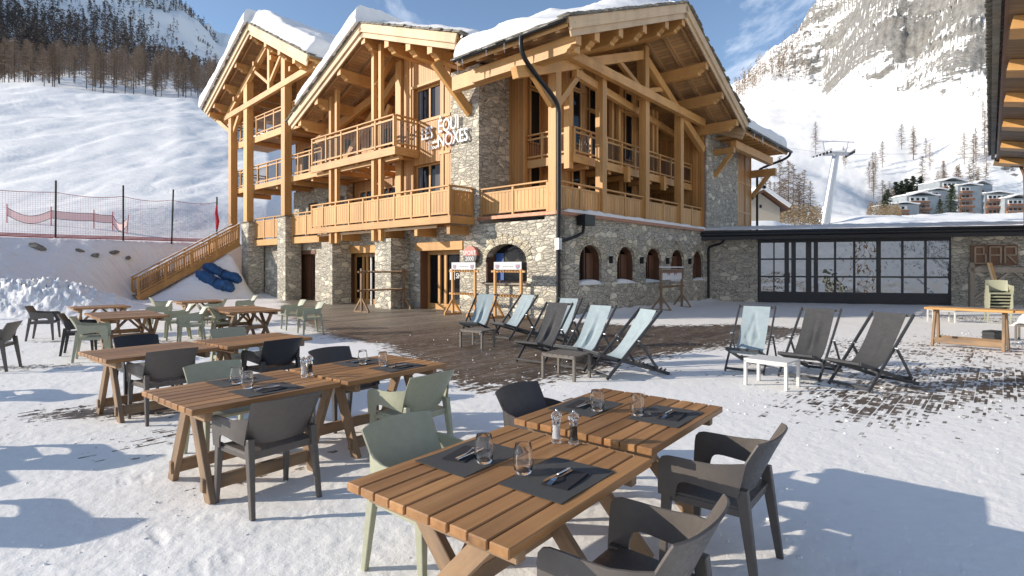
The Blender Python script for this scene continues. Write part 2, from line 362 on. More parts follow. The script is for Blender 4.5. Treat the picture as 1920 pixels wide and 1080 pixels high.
def deck_material():
    t=NT('deck_and_snow'); o=t.n('TexCoord').outputs['Object']; bare=t.attr('bare').outputs['Fac']
    r=t.map(o,(1,1,1),(0,0,0),(0,0,-TH)); sp=t.n('SeparateXYZ',{0:r}); s_,t_=sp.outputs[0],sp.outputs[1]
    q=t.math('DIVIDE',t_,.145); bi=t.math('FLOOR',q); fr=t.math('ABSOLUTE',t.math('SUBTRACT',t.math('FRACT',q),.5))
    gap=t.ramp(fr,(.44,0.0),(.475,1.0)); rnd=t.n('TexWhiteNoise',{'W':bi},noise_dimensions='1D').outputs[0]
    bv=t.n('CombineXYZ',{0:t.math('MULTIPLY',s_,1.0),1:t.math('MULTIPLY',rnd,37),2:0}).outputs[0]
    n1=t.noise(bv,4.5,4,.65); gi=t.math('FLOOR',t.math('DIVIDE',t_,.0363)); gr_=t.n('TexWhiteNoise',{'W':gi},noise_dimensions='1D').outputs[0]; n5=t.noise(t.n('CombineXYZ',{0:s_,1:t.math('MULTIPLY',gr_,53),2:0}).outputs[0],2.3,4,.68); n2=t.noise(o,.55,4,.6); n3=t.noise(o,7.5,6,.7)
    cross=t.noise(t.map(r,(9.0,1.1,1)),1.0,3,.6)
    cov=t.math('ADD',t.math('ADD',t.math('MULTIPLY',n1,.20),t.math('ADD',t.math('MULTIPLY',n2,.14),t.math('MULTIPLY',n5,.36))),t.math('ADD',t.math('MULTIPLY',n3,.16),t.math('MULTIPLY',cross,.14)))
    cov=t.math('ADD',t.math('MULTIPLY',t.math('SUBTRACT',cov,.5),3.4),.5)
    low=t.ramp(bare,(.3,1.0),(.62,0.0))
    cov=t.math('ADD',cov,t.math('MULTIPLY',t.math('MULTIPLY',gap,low),.5))
    snow=t.ramp(t.math('ADD',t.math('SUBTRACT',cov,bare),.45),(.42,0.0),(.50,1.0))
    fib=t.noise(t.map(r,(2.5,40,1)),1.0,5,.6)
    wet=t.noise(o,.35,3); 
    wc=t.mix(fib,(.060,.042,.030),(.125,.09,.066)); wc=t.mix(t.ramp(wet,(.45,0.0),(.75,.6)),wc,(.17,.135,.105))
    wc=t.mix(t.attr('dry').outputs['Fac'],wc,t.mix(fib,(.22,.185,.14),(.36,.31,.24)))
    wc=t.mix(1.0,wc,t.ramp(rnd,(0,(.6,.6,.6)),(1,(1.3,1.28,1.25))),'MULTIPLY')
    groove=t.math('FRACT',t.math('DIVIDE',t_,.0206)); gv=t.math('ABSOLUTE',t.math('SUBTRACT',groove,.5))
    wc=t.mix(t.math('MULTIPLY',gap,.9),wc,(.008,.006,.005))
    frost=t.ramp(t.math('ADD',t.math('MULTIPLY',n5,.65),t.math('MULTIPLY',n3,.35)),(.50,0.0),(.68,.9)); wc=t.mix(t.math('MULTIPLY',frost,.62),wc,(.50,.49,.47))
    dirt=t.ramp(t.noise(o,3.1,5,.65),(.58,0.0),(.8,.35))
    sc=t.mix(dirt,(.86,.845,.81),(.64,.62,.585))
    c=t.mix(snow,wc,sc)
    h=t.math('ADD',t.math('MULTIPLY',snow,.55),t.math('ADD',t.math('MULTIPLY',t.math('SUBTRACT',1,t.math('MULTIPLY',gap,t.math('SUBTRACT',1,t.math('MULTIPLY',snow,.85)))),.12),t.math('MULTIPLY',fib,.04)))
    b1=t.bump(h,.6,.018); gr=t.noise(o,38,4,.7); gr2=t.noise(o,9,5,.65)
    b2=t.bump(t.math('MULTIPLY',gr2,snow),.32,.03,b1); b3=t.bump(t.math('MULTIPLY',gr,snow),.42,.007,b2)
    t.set(Base_Color=c,Roughness=t.mix(snow,(.5,.5,.5),(.72,.72,.72)),Specular_IOR_Level=.3,Normal=b3); return t.m
A=np.concatenate([np.linspace(-6,-1.38,24),(np.linspace(-420,2340,691)-960)/1030,np.linspace(1.38,6,24)])
D=1.0*(40/1.0)**np.linspace(0,1,520)
Dg,Ag=np.meshgrid(D,A,indexing='ij'); X=Ag*Dg; Y=Dg
B=bareness(X,Y); U,V=uv(X,Y)
dry=sstep(-8.5,-4.5,U)*sstep(26,17,V)*sstep(.3,3.2,V)*(.75+.25*fbm(X*.5,Y*.5,3,61))
Z=snow_surface(X,Y,B)
pr=random.Random(3)                                          # boot prints trodden into the snow
for walk in range(15):
    cx,cy=pr.uniform(-5,5),pr.uniform(2.2,8); an=pr.choice((.9,2.4,.2,-.7,1.4))+pr.uniform(-.3,.3); side=1
    for st in range(pr.randint(6,13)):
        cx+=math.cos(an)*.62; cy+=math.sin(an)*.62; side=-side; an+=pr.uniform(-.12,.12)
        if cy<1.6 or cy>9: break
        fx,fy=cx-math.sin(an)*.09*side,cy+math.cos(an)*.09*side; m=(np.abs(X-fx)<.24)&(np.abs(Y-fy)<.24)
        if not m.any(): continue
        a=(X[m]-fx)*math.cos(an)+(Y[m]-fy)*math.sin(an); b_=-(X[m]-fx)*math.sin(an)+(Y[m]-fy)*math.cos(an)
        r=np.minimum(np.hypot((a-.03)/.105,b_/.050),np.hypot((a+.105)/.052,b_/.040))
        Z[m]+=np.clip(1-B[m]*3,0,1)*(-.0045*(1-sstep(.4,1.15,r))+.0015*np.exp(-((r-1.15)/.2)**2)+.0015*np.sin(a*150)*(r<.8))
wallsnow=np.where((U>.3)&(V<.4),.16*np.exp(-np.abs(V+.15)/.35)*(.6+.8*vnoise(X*2.5,Y*2.5,8)),0); Z=Z+wallsnow
B=np.where(wallsnow>.03,0,B)
terrace=struct(grid_mesh('deck_terrace',X,Y,Z,deck_material(),{'bare':B,'dry':dry}))
# -- the ground sheet under everything, out to the horizon
SNOWG=snowmat('field_snow',.35)
gx,gy=np.meshgrid(np.concatenate([np.linspace(-3000,-120,16),np.linspace(-100,100,21),np.linspace(120,3000,16)]),np.concatenate([np.linspace(-3000,-120,16),np.linspace(-100,40,15),np.linspace(60,3000,20)]),indexing='xy')
struct(grid_mesh('ground',gx,gy,np.full(gx.shape,-.07),SNOWG))
# -- slopes in front: heights along lines of sight given as (distance, height) pairs, then noise
COLS=[(-500,[(20,0),(36,3),(150,55),(230,95),(420,330),(620,560),(900,640)]),
 (0,[(20,0),(30,3.3),(44,6.6),(170,57),(270,98),(390,178),(640,372),(900,480)]),
 (200,[(20,0),(31,3.4),(46,7.2),(170,55),(290,105),(440,198),(760,416),(1000,480)]),
 (330,[(20,0),(34,3.4),(50,8.5),(172,54),(300,106),(490,194),(860,420),(1200,400)]),
 (420,[(20,0),(36,3.4),(54,9.5),(174,52),(310,100),(520,185),(930,386),(1200,330)]),
 (500,[(20,0),(38,3.4),(60,11),(178,50),(310,92),(520,165),(980,340),(1200,280)]),
 (620,[(20,0),(45,3),(80,12),(200,46),(320,80),(900,240),(1300,200)]),
 (900,[(20,-1),(60,0),(120,6),(320,40),(900,120),(1300,120)]),
 (1250,[(20,-1),(60,2),(120,8),(320,45),(900,190),(1300,180)]),
 (1380,[(20,-1),(40,1.5),(52,6.0),(75,8),(120,14),(210,27),(360,74),(720,216),(1080,371),(1300,330)]),
 (1450,[(20,-1),(40,1.5),(54,6.2),(80,8),(120,13.5),(200,23),(330,66),(660,204),(990,403),(1300,360)]),
 (1540,[(20,-1),(40,1.5),(60,6.0),(120,12.5),(200,20),(300,54),(580,180),(735,262),(870,426),(1300,420)]),
 (1700,[(20,-1),(40,1.5),(60,5.5),(110,11),(195,20),(240,25),(258,31),(390,117),(481,174),(605,383),(900,620)]),
 (1900,[(20,-1),(40,1.5),(60,5.5),(100,10),(160,16),(215,21),(245,26),(260,36),(300,82),(370,131),(465,320),(800,700)]),
 (2400,[(20,-1),(40,1.5),(60,5),(100,10),(160,16),(215,22),(240,50),(330,190),(900,600)])]
def bank(x,y):
    u,v=uv(x,y)
    toe=24.6-1.45*np.logaddexp(0,(-6-u)*1.5)/1.5; toe=np.maximum(toe,9.5)
    z=3.35*sstep(0,1,(v-toe)/np.maximum(27.0-toe,1.5))**1.0
    bw=sstep(-6.5,-10.5,u); z=z*(1-bw)+bw*3.35*np.clip((v-toe)/(27.0-toe),0,1)**1.25
    mound=np.clip(.12+(u+6.3)*.6-.38,0,2.6)*sstep(20.3,23.2,v)*np.where(u>-1.7,.12+.88*sstep(-.7,-1.7,u),1)
    z=np.maximum(z,np.where(u<2.5,mound,0))
    heap=1.0*np.exp(-((x+16.6)/2.6)**2-((y-20.2)/1.8)**2)+.75*np.exp(-((x+20)/3)**2-((y-20)/2.2)**2)
    rough=fbm(x*1.1,y*1.1,5,5)
    z=np.where(z>.02,z+rough*.10*np.clip(z,0,1),z)
    z=z+heap*(.85+.30*ridged(x*2.6,y*2.6,5,9,.62)+.14*fbm(x*9,y*9,3,10))
    return z
def base_height(px,d):
    "table of heights, bilinear"
    out=np.zeros(px.shape); xs=np.array([c[0] for c in COLS],float)
    prof=np.stack([np.interp(d,[p[0] for p in c[1]],[p[1] for p in c[1]]) for c in COLS])
    k=np.clip(np.searchsorted(xs,px)-1,0,len(xs)-2); t=np.clip((px-xs[k])/(xs[k+1]-xs[k]),0,1); t=t*t*(3-2*t)*.5+t*.5
    a=np.take_along_axis(prof,k[None],0)[0]; b=np.take_along_axis(prof,(k+1)[None],0)[0]
    return a+(b-a)*t
def height(x,y):
    px=960+1030*x/y; d=y; z=base_height(px,d); u,v=uv(x,y)
    left=sstep(760,640,px)
    bk=bank(x,y)
    near=np.where(v<27.0,bk,np.maximum(3.3+.12*(v-27),0))
    far=sstep(29,40,v)
    zl=near*(1-far)+np.maximum(z,3.3)*far
    z=np.where(px<700,zl*left+(np.where(v>27,z,-.3))*(1-left),z)
    amp=sstep(45,120,d)
    z=z+amp*(fbm(x/22,y/22,4,2)*1.6+fbm(x/60,y/90,3,4)*3.0)+sstep(32,50,d)*(fbm(x/5,y/9,3,6)*.32)
    pist=sstep(40,55,d)*sstep(200,160,d)*left; z=z-pist*.6*np.clip(ridged(x/7+y/40,y/26,3,15)-.62,0,1)
    m=sstep(330,620,d)*(px<760); z=z+m*((ridged(x/140,y/140,5,7)-.5)*60+fbm(x/40,y/40,4,8)*9)*sstep(1300,850,d)
    dk=d/np.interp(px,[1380,1450,1540,1700,1900,2400],[1.2,1.1,.97,.65,.5,.4]); r=sstep(560,760,dk)*(px>1150)
    s=(x*.55+z*.84)/34; w=(x*.84-z*.55)/120
    rk=(ridged(s*.55,w*.8,5,12,.6)-.5)*30+fbm(x/24,y/24,5,14)*8
    z=z+r*rk*sstep(1380,1480,px)+r*fbm(x/50,y/50,4,19)*5
    return z
def mountain_material():
    t=NT('snow_and_rock'); o=t.n('TexCoord').outputs['Object']; rk=t.attr('rock').outputs['Fac']; geo=t.n('NewGeometry')
    nz=t.n('SeparateXYZ',{0:geo.outputs['True Normal']}).outputs[2]
    st=t.map(o,(.02,.012,.055),(0,0,0),(0,.55,0)); n1=t.noise(st,1.0,7,.68,.3); n2=t.noise(o,.045,5,.65); n3=t.noise(t.map(o,(.09,.05,.22),(0,0,0),(0,.6,0)),1.0,6,.7)
    f=t.math('ADD',t.math('ADD',t.math('MULTIPLY',n1,.8),t.math('MULTIPLY',n2,.5)),t.math('MULTIPLY',n3,.7))
    f=t.math('ADD',f,t.math('MULTIPLY',t.math('SUBTRACT',.62,nz),.9))
    mask=t.ramp(t.math('ADD',t.math('MULTIPLY',t.math('SUBTRACT',f,.9),1.7),rk),(.47,0.0),(.53,1.0))
    col=t.mix(n3,(.19,.185,.175),(.49,.47,.43)); col=t.mix(t.ramp(n2,(.55,0.0),(.75,.4)),col,(.36,.29,.21))
    streak=t.noise(t.map(o,(.25,.25,.03)),1.0,4,.6); col=t.mix(1.0,col,t.ramp(streak,(.3,(.62,.62,.62)),(.7,(1.2,1.2,1.2))),'MULTIPLY')
    a=t.noise(o,.28,6,.6); tr=t.noise(t.map(o,(.05,.16,.05),(0,0,0),(0,0,.5)),1.0,6,.62,1.2); fine=t.noise(o,1.6,5,.65)
    bm=t.bump(tr,.2,2.0); bm=t.bump(a,.2,.8,bm); bm=t.bump(fine,.25,.15,bm); bm=t.bump(t.math('MULTIPLY',n3,mask),.8,9.0,bm)
    t.set(Base_Color=t.mix(mask,(.88,.87,.845),col),Roughness=.75,Specular_IOR_Level=.2,Normal=bm); return t.m
PX=np.concatenate([np.linspace(-500,-20,60),np.linspace(-16,700,240),np.linspace(708,1340,50),np.linspace(1344,1930,230),np.linspace(1945,2400,40)])
D=np.concatenate([11*(46/11)**np.linspace(0,1,230)[:-1],46*(1300/46)**np.linspace(0,1,250)])
Dg,Pg=np.meshgrid(D,PX,indexing='ij'); X=(Pg-960)/1030*Dg; Y=Dg; Z=height(X,Y)
U,V=uv(X,Y)
Z=np.where((U>.2)&(U<30)&(V>-.5)&(V<22)&(Y<60),-.5,Z)        # flat under the houses
bs=bank(X,Y); Z=np.where((Y<46)&(V<27)&(bs<.02)&(Pg<720),-.12,Z)
kk=np.interp(Pg,[1380,1450,1540,1700,1900,2400],[1.2,1.1,.97,.65,.5,.4]); Yk=Y/kk
rock=np.where(Pg>1300,sstep(540,740,Yk+170*fbm(X/130,Z/70,3,51))*sstep(1385,1450,Pg)*.23+sstep(300,560,Yk)*.19+.30*fbm(X/75+Z/60,Z/45,4,52)*sstep(360,560,Yk)-.08,0)
rock=np.where(Pg<700,sstep(480,800,Y)*.27-.2,rock)
struct(grid_mesh('snow_slopes',X,Y,Z,mountain_material(),{'rock':rock}))
# -- the other side of the valley, behind the photographer (seen in the panes)
ang=np.linspace(PI*.98,PI*2.02,120); rr=np.concatenate([np.linspace(60,200,10),np.linspace(230,1100,40)])
Rg,Gg=np.meshgrid(rr,ang,indexing='ij'); X=np.cos(Gg)*Rg; Y=np.sin(Gg)*Rg-20; Z=np.clip(Rg-130,0,None)*.40*sstep(120,320,Rg)+fbm(X/60,Y/60,5,23)*14*sstep(130,300,Rg)-.2
Z=Z*(.25+.75*sstep(-.75,.2,np.cos(Gg)))                      # low towards the sun
struct(grid_mesh('far_hillside',X,Y,Z,bpy.data.materials['snow_and_rock'],{'rock':np.full(X.shape,.24)}))
def ground_z(x,y): return float(height(np.array([[float(x)]]),np.array([[float(y)]]))[0,0])
# ------------------------------------------------------------------ the chalet (local x = along the right front, y = along the left front)
CH=thing('chalet','big timber and stone chalet with three snowy gables and balconies','building',(CORNER.x,CORNER.y,0),TH)
FV=lambda s,z,d:(s,d,z)        # fronts along u, depth along v
FU=lambda s,z,d:(d,s,z)        # fronts along v, depth along u
def arch_pts(a,b,zs,zt,n=14):
    "points of a flattened arch between a and b springing at zs up to zt"
    m=(a+b)/2; h=(b-a)/2; return [(m-h*math.cos(PI*i/n),zs+(zt-zs)*max(0.0,math.sin(PI*i/n))**.9) for i in range(n+1)]
def masonry(s0,s1,z0,z1,openings,mp,d0,d1,name='stone_wall',mat='stone'):
    "wall with openings (a,b,sill,spring,top); top==spring gives a flat head"
    B=MB(); x=s0
    def quad(pts): B.prism(pts,mp,d0,d1)
    for a,b,sill,spr,top in openings:
        quad([(x,z0),(a,z0),(a,z1),(x,z1)])
        if sill>z0+.01: quad([(a,z0),(b,z0),(b,sill),(a,sill)])
        if top>spr+.01:
            P=arch_pts(a,b,spr,top)
            for p,q in zip(P,P[1:]): quad([p,q,(q[0],z1),(p[0],z1)])
        else: quad([(a,spr),(b,spr),(b,z1),(a,z1)])
        x=b
    if s1>x+.01: quad([(x,z0),(s1,z0),(s1,z1),(x,z1)])
    return B.build(name,M[mat],CH)
def voussoirs(a,b,spr,top,mp,d,n=15):
    P=arch_pts(a,b,spr,top,n); m=(a+b)/2; zc=spr-.35; B=MB()
    for i,(p,q) in enumerate(zip(P,P[1:])):
        L=random.uniform(.24,.42)
        def o(t,l): 
            v=Vector((t[0]-m,t[1]-zc)); v.normalize(); return (t[0]+v.x*l,t[1]+v.y*l)
        e=.06; p1=(p[0]+(q[0]-p[0])*e,p[1]+(q[1]-p[1])*e); q1=(q[0]-(q[0]-p[0])*e,q[1]-(q[1]-p[1])*e)
        B.prism([p1,q1,o(q1,L),o(p1,L)],mp,d-random.uniform(.012,.03),d+.1)
    return B.build('arch_stones',M['stone_trim'],CH)
# ground floor, right front
AR=[(1.35,2.81),(3.93,5.31),(6.25,7.67),(8.61,10.0),(10.97,12.22)]
masonry(0,12.45,-.2,3.58,[(a,b,1.12,1.95,2.6) for a,b in AR],FV,0,.5)
for i,(a,b) in enumerate(AR):
    voussoirs(a,b,1.95,2.6,FV,0,13)
    f=MB(); f.bx(a-.05,b+.05,.42,.5,1.1,2.7).build('window',M['glass'],CH); w=bpy.data.objects[-1] if False else kids(CH)[-1]
    fr=MB(); 
    for u in (a,(a+b)/2+.08,b-.07): fr.bx(u,u+.07,.36,.42,1.12,2.6)
    fr.build('window_frame',M['brown'],w)
    P=arch_pts(a,b,1.95,2.6); L=MB()
    for p,q in zip([(b,1.12)]+P[::-1],P[::-1]):
        c=((a+b)/2,1.7); I=lambda s:(s[0]+(c[0]-s[0])*.035,s[1]+(c[1]-s[1])*.035) if s[1]>1.2 else (s[0]-.03,s[1])
        L.prism([p,q,I(q),I(p)],FV,.10,.40)
    L.build('reveal_lining',M['brown'],w); MB().bx(b-.52,b-.07,.33,.40,1.16,2.30).build('shutter',M['brown'],w)
    s=MB(); n=14
    G=[[(a-.04+(b-a+.08)*x/n, -.06+.42*y/6, 1.13+(.13+.05*math.sin(3*x/n+i))*math.sqrt(max(0,1-abs(2*x/n-1)**4))*math.sqrt(max(0,1-abs(2*y/6-1)**3))) for y in range(7)] for x in range(n+1)]
    s.shell(np.array(G),.02).build('sill_snow',M['snow'],CH)
for u in (3.37,5.78,8.14,10.48):
    l=MB(); l.bx(u-.05,u+.05,-.14,-.002,1.92,2.18,.01); l.bx(u-.055,u+.055,-.145,-.06,2.1,2.2,.01); l.build('wall_lamp',M['black'],CH)
    MB().bx(u-.04,u+.04,-.13,-.02,2.2,2.235,.01).build('lamp_snow',M['snow'],CH)
# ground floor, left front
masonry(0.5,25.0,-.2,3.42,[(1.3,3.34,1.2,1.95,2.63),(4.79,7.25,-.2,2.46,2.46),(10.6,12.93,-.2,2.45,2.45),(16.11,18.3,-.2,2.5,2.5)],FU,0,.5)
MB().prism([(0,-.2),(.5,-.2),(.5,3.58),(0,3.58)],FU,0.002,.5).build('stone_quoin',M['stone'],CH)
voussoirs(1.3,3.34,1.95,2.63,FU,0,15)
MB().bx(-.12,.3,1.2,3.44,1.13,1.2,.01).build('window_sill',M['greywood'],CH)
w=MB().bx(.42,.48,1.3,3.34,1.2,2.64).build('window',M['glass'],CH)
fr=MB(); fr.bx(.36,.42,1.3,1.36,1.2,2.5); fr.bx(.36,.42,3.24,3.34,1.2,2.5); fr.bx(.36,.42,1.3,3.34,1.2,1.27); fr.build('window_frame',M['brown'],w)
MB().bx(.02,.40,3.30,3.338,1.21,2.2).build('reveal_board',M['brown'],w)
MB().bx(.395,.418,2.78,3.2,1.27,2.3).build('blue_poster',plain('poster_blue',(.03,.09,.28),.5),w)
for a,b,zt,nm in ((4.79,7.25,2.46,'ski_shop'),(10.6,12.93,2.45,'mid'),(16.11,18.3,2.5,'far')):
    if nm!='far': MB().bx(-.05,.3,a-.2,b+.35,zt,zt+.36,.015).build('lintel',M['honey'],CH)
    else: MB().bx(-.03,.3,a-.1,b+.1,zt-.02,zt+.2,.01).build('lintel',M['brown'],CH)
    d=MB().bx(.44,.5,a,b,-.1,zt).build('door',M['glass'],CH)
    fr=MB(); 
    ks=(a,(a+b)/2-.02,b-.85,b-.12) if nm!='far' else (a,a+.9,b-.1)
    for v in ks: fr.bx(.36,.44,v,v+.13,0,zt)
    fr.bx(.362,.44,a,b,zt-.16,zt); fr.bx(.362,.44,a,b,0,.24 if nm!='far' else .2); fr.build('door_frame',M['honey' if nm!='far' else 'brown'],d)
    MB().bx(-.02,.36,b-.05,b-.005,0,zt-.01).build('open_leaf',M['brown'],d)
    if nm=='far': MB().bx(.3,.35,a+1.0,b-.1,.02,zt-.05).build('closed_leaf',M['brown'],d)
    if nm=='mid': MB().bx(.30,.36,(a+b)/2-.45,(a+b)/2-.33,0,zt-.05).build('bright_post',M['galv'],d)
    if nm=='ski_shop':
        MB().bx(.425,.432,5.55,5.85,1.25,1.7).build('notice',M['white'],d)
# pillars
for v0,v1,zt in ((7.97,9.13,3.0),(12.66,13.65,3.0),(17.43,18.36,4.5),(22.07,23.05,4.45)):
    MB().bx(-1.0,.02 if zt<4 else -.1,v0,v1,-.2,zt).build('stone_pillar',M['stone'],CH)
    if zt>4: MB().bx(-1.06,-.04,v0-.06,v1+.06,zt,zt+.06,.01).build('pillar_cap',M['slate'],CH)
for v in (10.15,14.5):
    MB().bx(-.12,-.002,v-.05,v+.05,1.85,2.1,.01).build('wall_lamp',M['black'],CH)
# towers and upper walls
MB().bx(0.003,1.9,3.72,5.33,3.3,9.6).build('stone_tower',M['stone'],CH)
MB().bx(12.5,16.87,-.06,1.6,-.2,8.95).build('stone_tower',M['stone'],CH)
MB().bx(16.87,22,.0,9,-.2,3.6).build('stone_wall',M['stone'],CH)
def clad(pts,mp,d0,d1,name='timber_wall',mat='siding'): return MB().prism(pts,mp,d0,d1).build(name,M[mat],CH)
zB=lambda v:12.0-abs(v-8.97)*(.354 if v<8.97 else .457)
zA=lambda v:15.3-abs(v-20.1)*.52
zC=lambda u:12.3-abs(u-6.2)*(.407 if u<6.2 else .478)
# gable B front wall with its two windows
def wallwin(s0,s1,z0,ztop,wins,mp,d0,d1):
    "cladding with a stack of windows (a,b,z0,z1) sharing the same a,b; ztop(s) is the roof line"
    a,b=wins[0][0],wins[0][1]; P=lambda p:clad(p,mp,d0,d1)
    B=MB(); q=lambda p:B.prism(p,mp,d0,d1)
    q([(s0,z0),(a,z0),(a,ztop(a)),(s0,ztop(s0))]); q([(b,z0),(s1,z0),(s1,ztop(s1)),(b,ztop(b))])
    z=z0
    for _,_,w0,w1 in wins: q([(a,z),(b,z),(b,w0),(a,w0)]); z=w1
    q([(a,z),(b,z),(b,ztop(b)),(a,ztop(a))])
    return B.build('timber_wall',M['siding'],CH)
CURT=plain('grey_curtain',(.10,.105,.12),.8)
def window(a,b,z0,z1,mp,d,frame='honey',mull=1,curtain=True):
    w=MB().prism([(a,z0),(b,z0),(b,z1),(a,z1)],mp,d,d+.03).build('window',M['glass'],CH)
    F=MB(); t=.07; q=lambda p:F.prism(p,mp,d-.05,d)
    q([(a,z0),(a+t,z0),(a+t,z1),(a,z1)]); q([(b-t,z0),(b,z0),(b,z1),(b-t,z1)]); q([(a+t,z0),(b-t,z0),(b-t,z0+t),(a+t,z0+t)]); q([(a+t,z1-t),(b-t,z1-t),(b-t,z1),(a+t,z1)])
    for k in range(mull):
        c=a+(b-a)*(k+1)/(mull+1); q([(c-t*.7,z0+t),(c+t*.7,z0+t),(c+t*.7,z1-t),(c-t*.7,z1-t)])
    F.build('window_frame',M[frame],w)
    if curtain and b-a>1.2:
        for s0,s1 in ((a+t+.02,a+t+.02+(b-a)*.27),(b-t-.02-(b-a)*.16,b-t-.02)):
            G=[[mp(s0+(s1-s0)*i/24,z0+t+.02+(z1-z0-2*t-.04)*j,d-.012+.008*math.sin(i*1.35)) for j in (0,1)] for i in range(25)]
            MB().shell(np.array(G),.004).build('curtain',CURT,w)
    return w
wallwin(5.33,8.4,3.42,zB,[(5.98,7.75,3.75,6.15),(5.98,7.75,8.0,9.45)],FU,.004,.25)
window(5.98,7.75,8.0,9.45,FU,.24); window(5.98,7.75,3.75,6.15,FU,.24)
tr=MB()
for z in (6.4,7.9,9.52): tr.bx(-.035,.0,5.34,5.98+(0 if z!=7.9 else 1.9),z,z+.12)
tr.bx(-.04,.0,5.72,5.84,3.5,10.5); tr.bx(-.042,.0,7.86,7.98,6.5,11.3); tr.bx(-.036,.0,5.84,7.86,9.47,9.57); tr.build('cladding_trim',M['honey'],CH)
clad([(8.4,3.42),(16.0,3.42),(16.0,9.0),(8.97,12.0),(8.4,11.8)],FU,2.0,2.2)
clad([(0.25,3.42),(2.0,3.42),(2.0,11.75),(.25,11.75)],FV,8.15,8.4)
for z0,z1 in ((3.6,5.9),(6.75,9.0)):
    for a in (9.3,11.6,13.6): window(a,a+1.3,z0,z1,FU,1.97,'honey')
# gable A: stone first floor, timber above
masonry(15.5,21.5,3.15,6.4,[(15.7,17.6,3.15,5.7,5.7),(18.6,19.7,3.15,5.6,5.6)],FU,1.5,1.9)
window(15.7,17.6,3.2,5.7,FU,1.75,'brown'); window(18.6,19.7,3.2,5.6,FU,1.75,'brown',0)
clad([(13.5,6.4),(21.5,6.4),(21.5,zA(21.5)),(20.1,15.3),(13.5,zA(13.5))],FU,1.62,1.9)
for z0 in (6.7,9.65):
    for a in (14.3,16.6,18.9): window(a,a+1.5,z0,z0+2.3,FU,1.58,'honey')
clad([(1.62,3.15),(16,3.15),(16,14),(1.62,14)],FV,21.3,21.5)
# right front: recessed loggia
clad([(1.9,3.58),(12.5,3.58),(12.5,zC(12.5)),(6.2,12.3),(1.9,zC(1.9))],FV,2.9,3.1)
clad([(0.0,3.58),(3.0,3.58),(3.0,10.2),(0.0,9.9)],FU,12.3,12.5)
clad([(2.9,3.58),(4.2,3.58),(4.2,10.6),(2.9,10.6)],FV,1.7,2.9)
clad([(2.9,3.58),(4.4,3.58),(4.4,10.4),(2.9,10.4)],FU,1.75,1.93)
clad([(7.3,3.58),(9.0,3.58),(9.0,10.8),(7.3,10.8)],FV,1.9,2.9)
for z0 in (3.7,6.75,9.0):
    z1=z0+(2.2 if z0<9 else 1.0)
    for a,b,d in ((2.0,2.7,2.87),(3.2,3.85,1.67),(4.6,5.9,2.87),(6.2,7.1,2.87),(7.7,8.4,1.87),(9.3,10.6,2.87),(11.0,12.1,2.87)): window(a,b,z0,z1,FV,d,'honey',0)
tr=MB()
for z in (6.25,8.95):
    for a,b,d in ((2.9,4.2,1.66),(7.3,9.0,1.86),(4.2,7.3,2.86),(9.0,12.3,2.86)): tr.bx(a,b,d,d+.04,z,z+.12)
tr.build('cladding_trim',M['honey'],CH)
clad([(16.87,3.0),(19.25,3.0),(19.25,8.7),(16.87,8.7)],FV,.0,.3)
t_=MB(); 
for u in (16.95,18.2,19.1): t_.bx(u,u+.12,-.04,.0,3.0,8.6)
for z in (4.9,6.6): t_.bx(16.9,19.25,-.03,.0,z,z+.1)
t_.build('cladding_trim',M['honey'],CH)
MB().bx(19.25,22,3,8,-.2,8.3).build('rear_wall',M['siding'],CH)
# ------------------------------------------------------------------ floors, balconies and railings
def rail(par,p0,p1,z0,z1,kind,n,axis,skip=()):
    "railing from p0 to p1 along axis 'u' or 'v' at the fixed other coordinate"
    (u0,v0),(u1,v1)=p0,p1; P=lambda t,z,o=0:(u0+(u1-u0)*t+(o if axis=='v' else 0), v0+(v1-v0)*t+(o if axis=='u' else 0), z)
    L=math.hypot(u1-u0,v1-v0)
    MB().beam(P(0,z1-.03),P(1,z1-.03),.13,.06,ch=.008).build('handrail',M['honey'],par)
    for i in range(n+1):
        t=i/n; t=min(max(t,.04/L),1-.04/L); MB().beam(P(t,z0),P(t,z1-.06),.085,.085,up=(1,0,0)).build('rail_post',M['honey'],par)
    lo=z0+.12; hi=z1-.2
    MB().beam(P(.03/L,lo),P(1-.03/L,lo),.05,.07).build('lower_rail',M['honey'],par); MB().beam(P(.03/L,hi),P(1-.03/L,hi),.05,.07).build('upper_rail',M['honey'],par)
    for i in range(n):
        a=i/n+.045/L; b=(i+1)/n-.045/L; l=(b-a)*L
        if kind=='panel':
            k=max(2,round(l/.17)); B=MB(); w=l/k
            for j in range(k):
                t=a+(b-a)*(j+.5)/k; q=P(t,0); B.beam(P(t,lo+.036),P(t,hi-.036),*( (w-.018,.024) if axis=='u' else (.024,w-.018)),up=(0,1,0))
            B.build('board_panel',M['honey'],par)
        else:
            k=max(3,round(l/.12)); B=MB()
            for j in range(1,k):
                t=a+(b-a)*j/k; B.beam(P(t,lo+.03),P(t,hi-.03),.016,.016,up=(1,0,0))
            B.build('spindle_row',M['anthracite'],par)
def balcony(name_u0,v0,v1,zf,u1=.0,beams=True):
    b=MB().bx(name_u0+.02,u1,v0+.02,v1,zf-.09,zf-.02).build('balcony',M['soffit'],CH)
    return b
def fascia(par,u0,u1,v0,v1,z0,z1,mat='honey'): MB().bx(u0,u1,v0,v1,z0,z1,.008).build('fascia_board',M[mat],par)
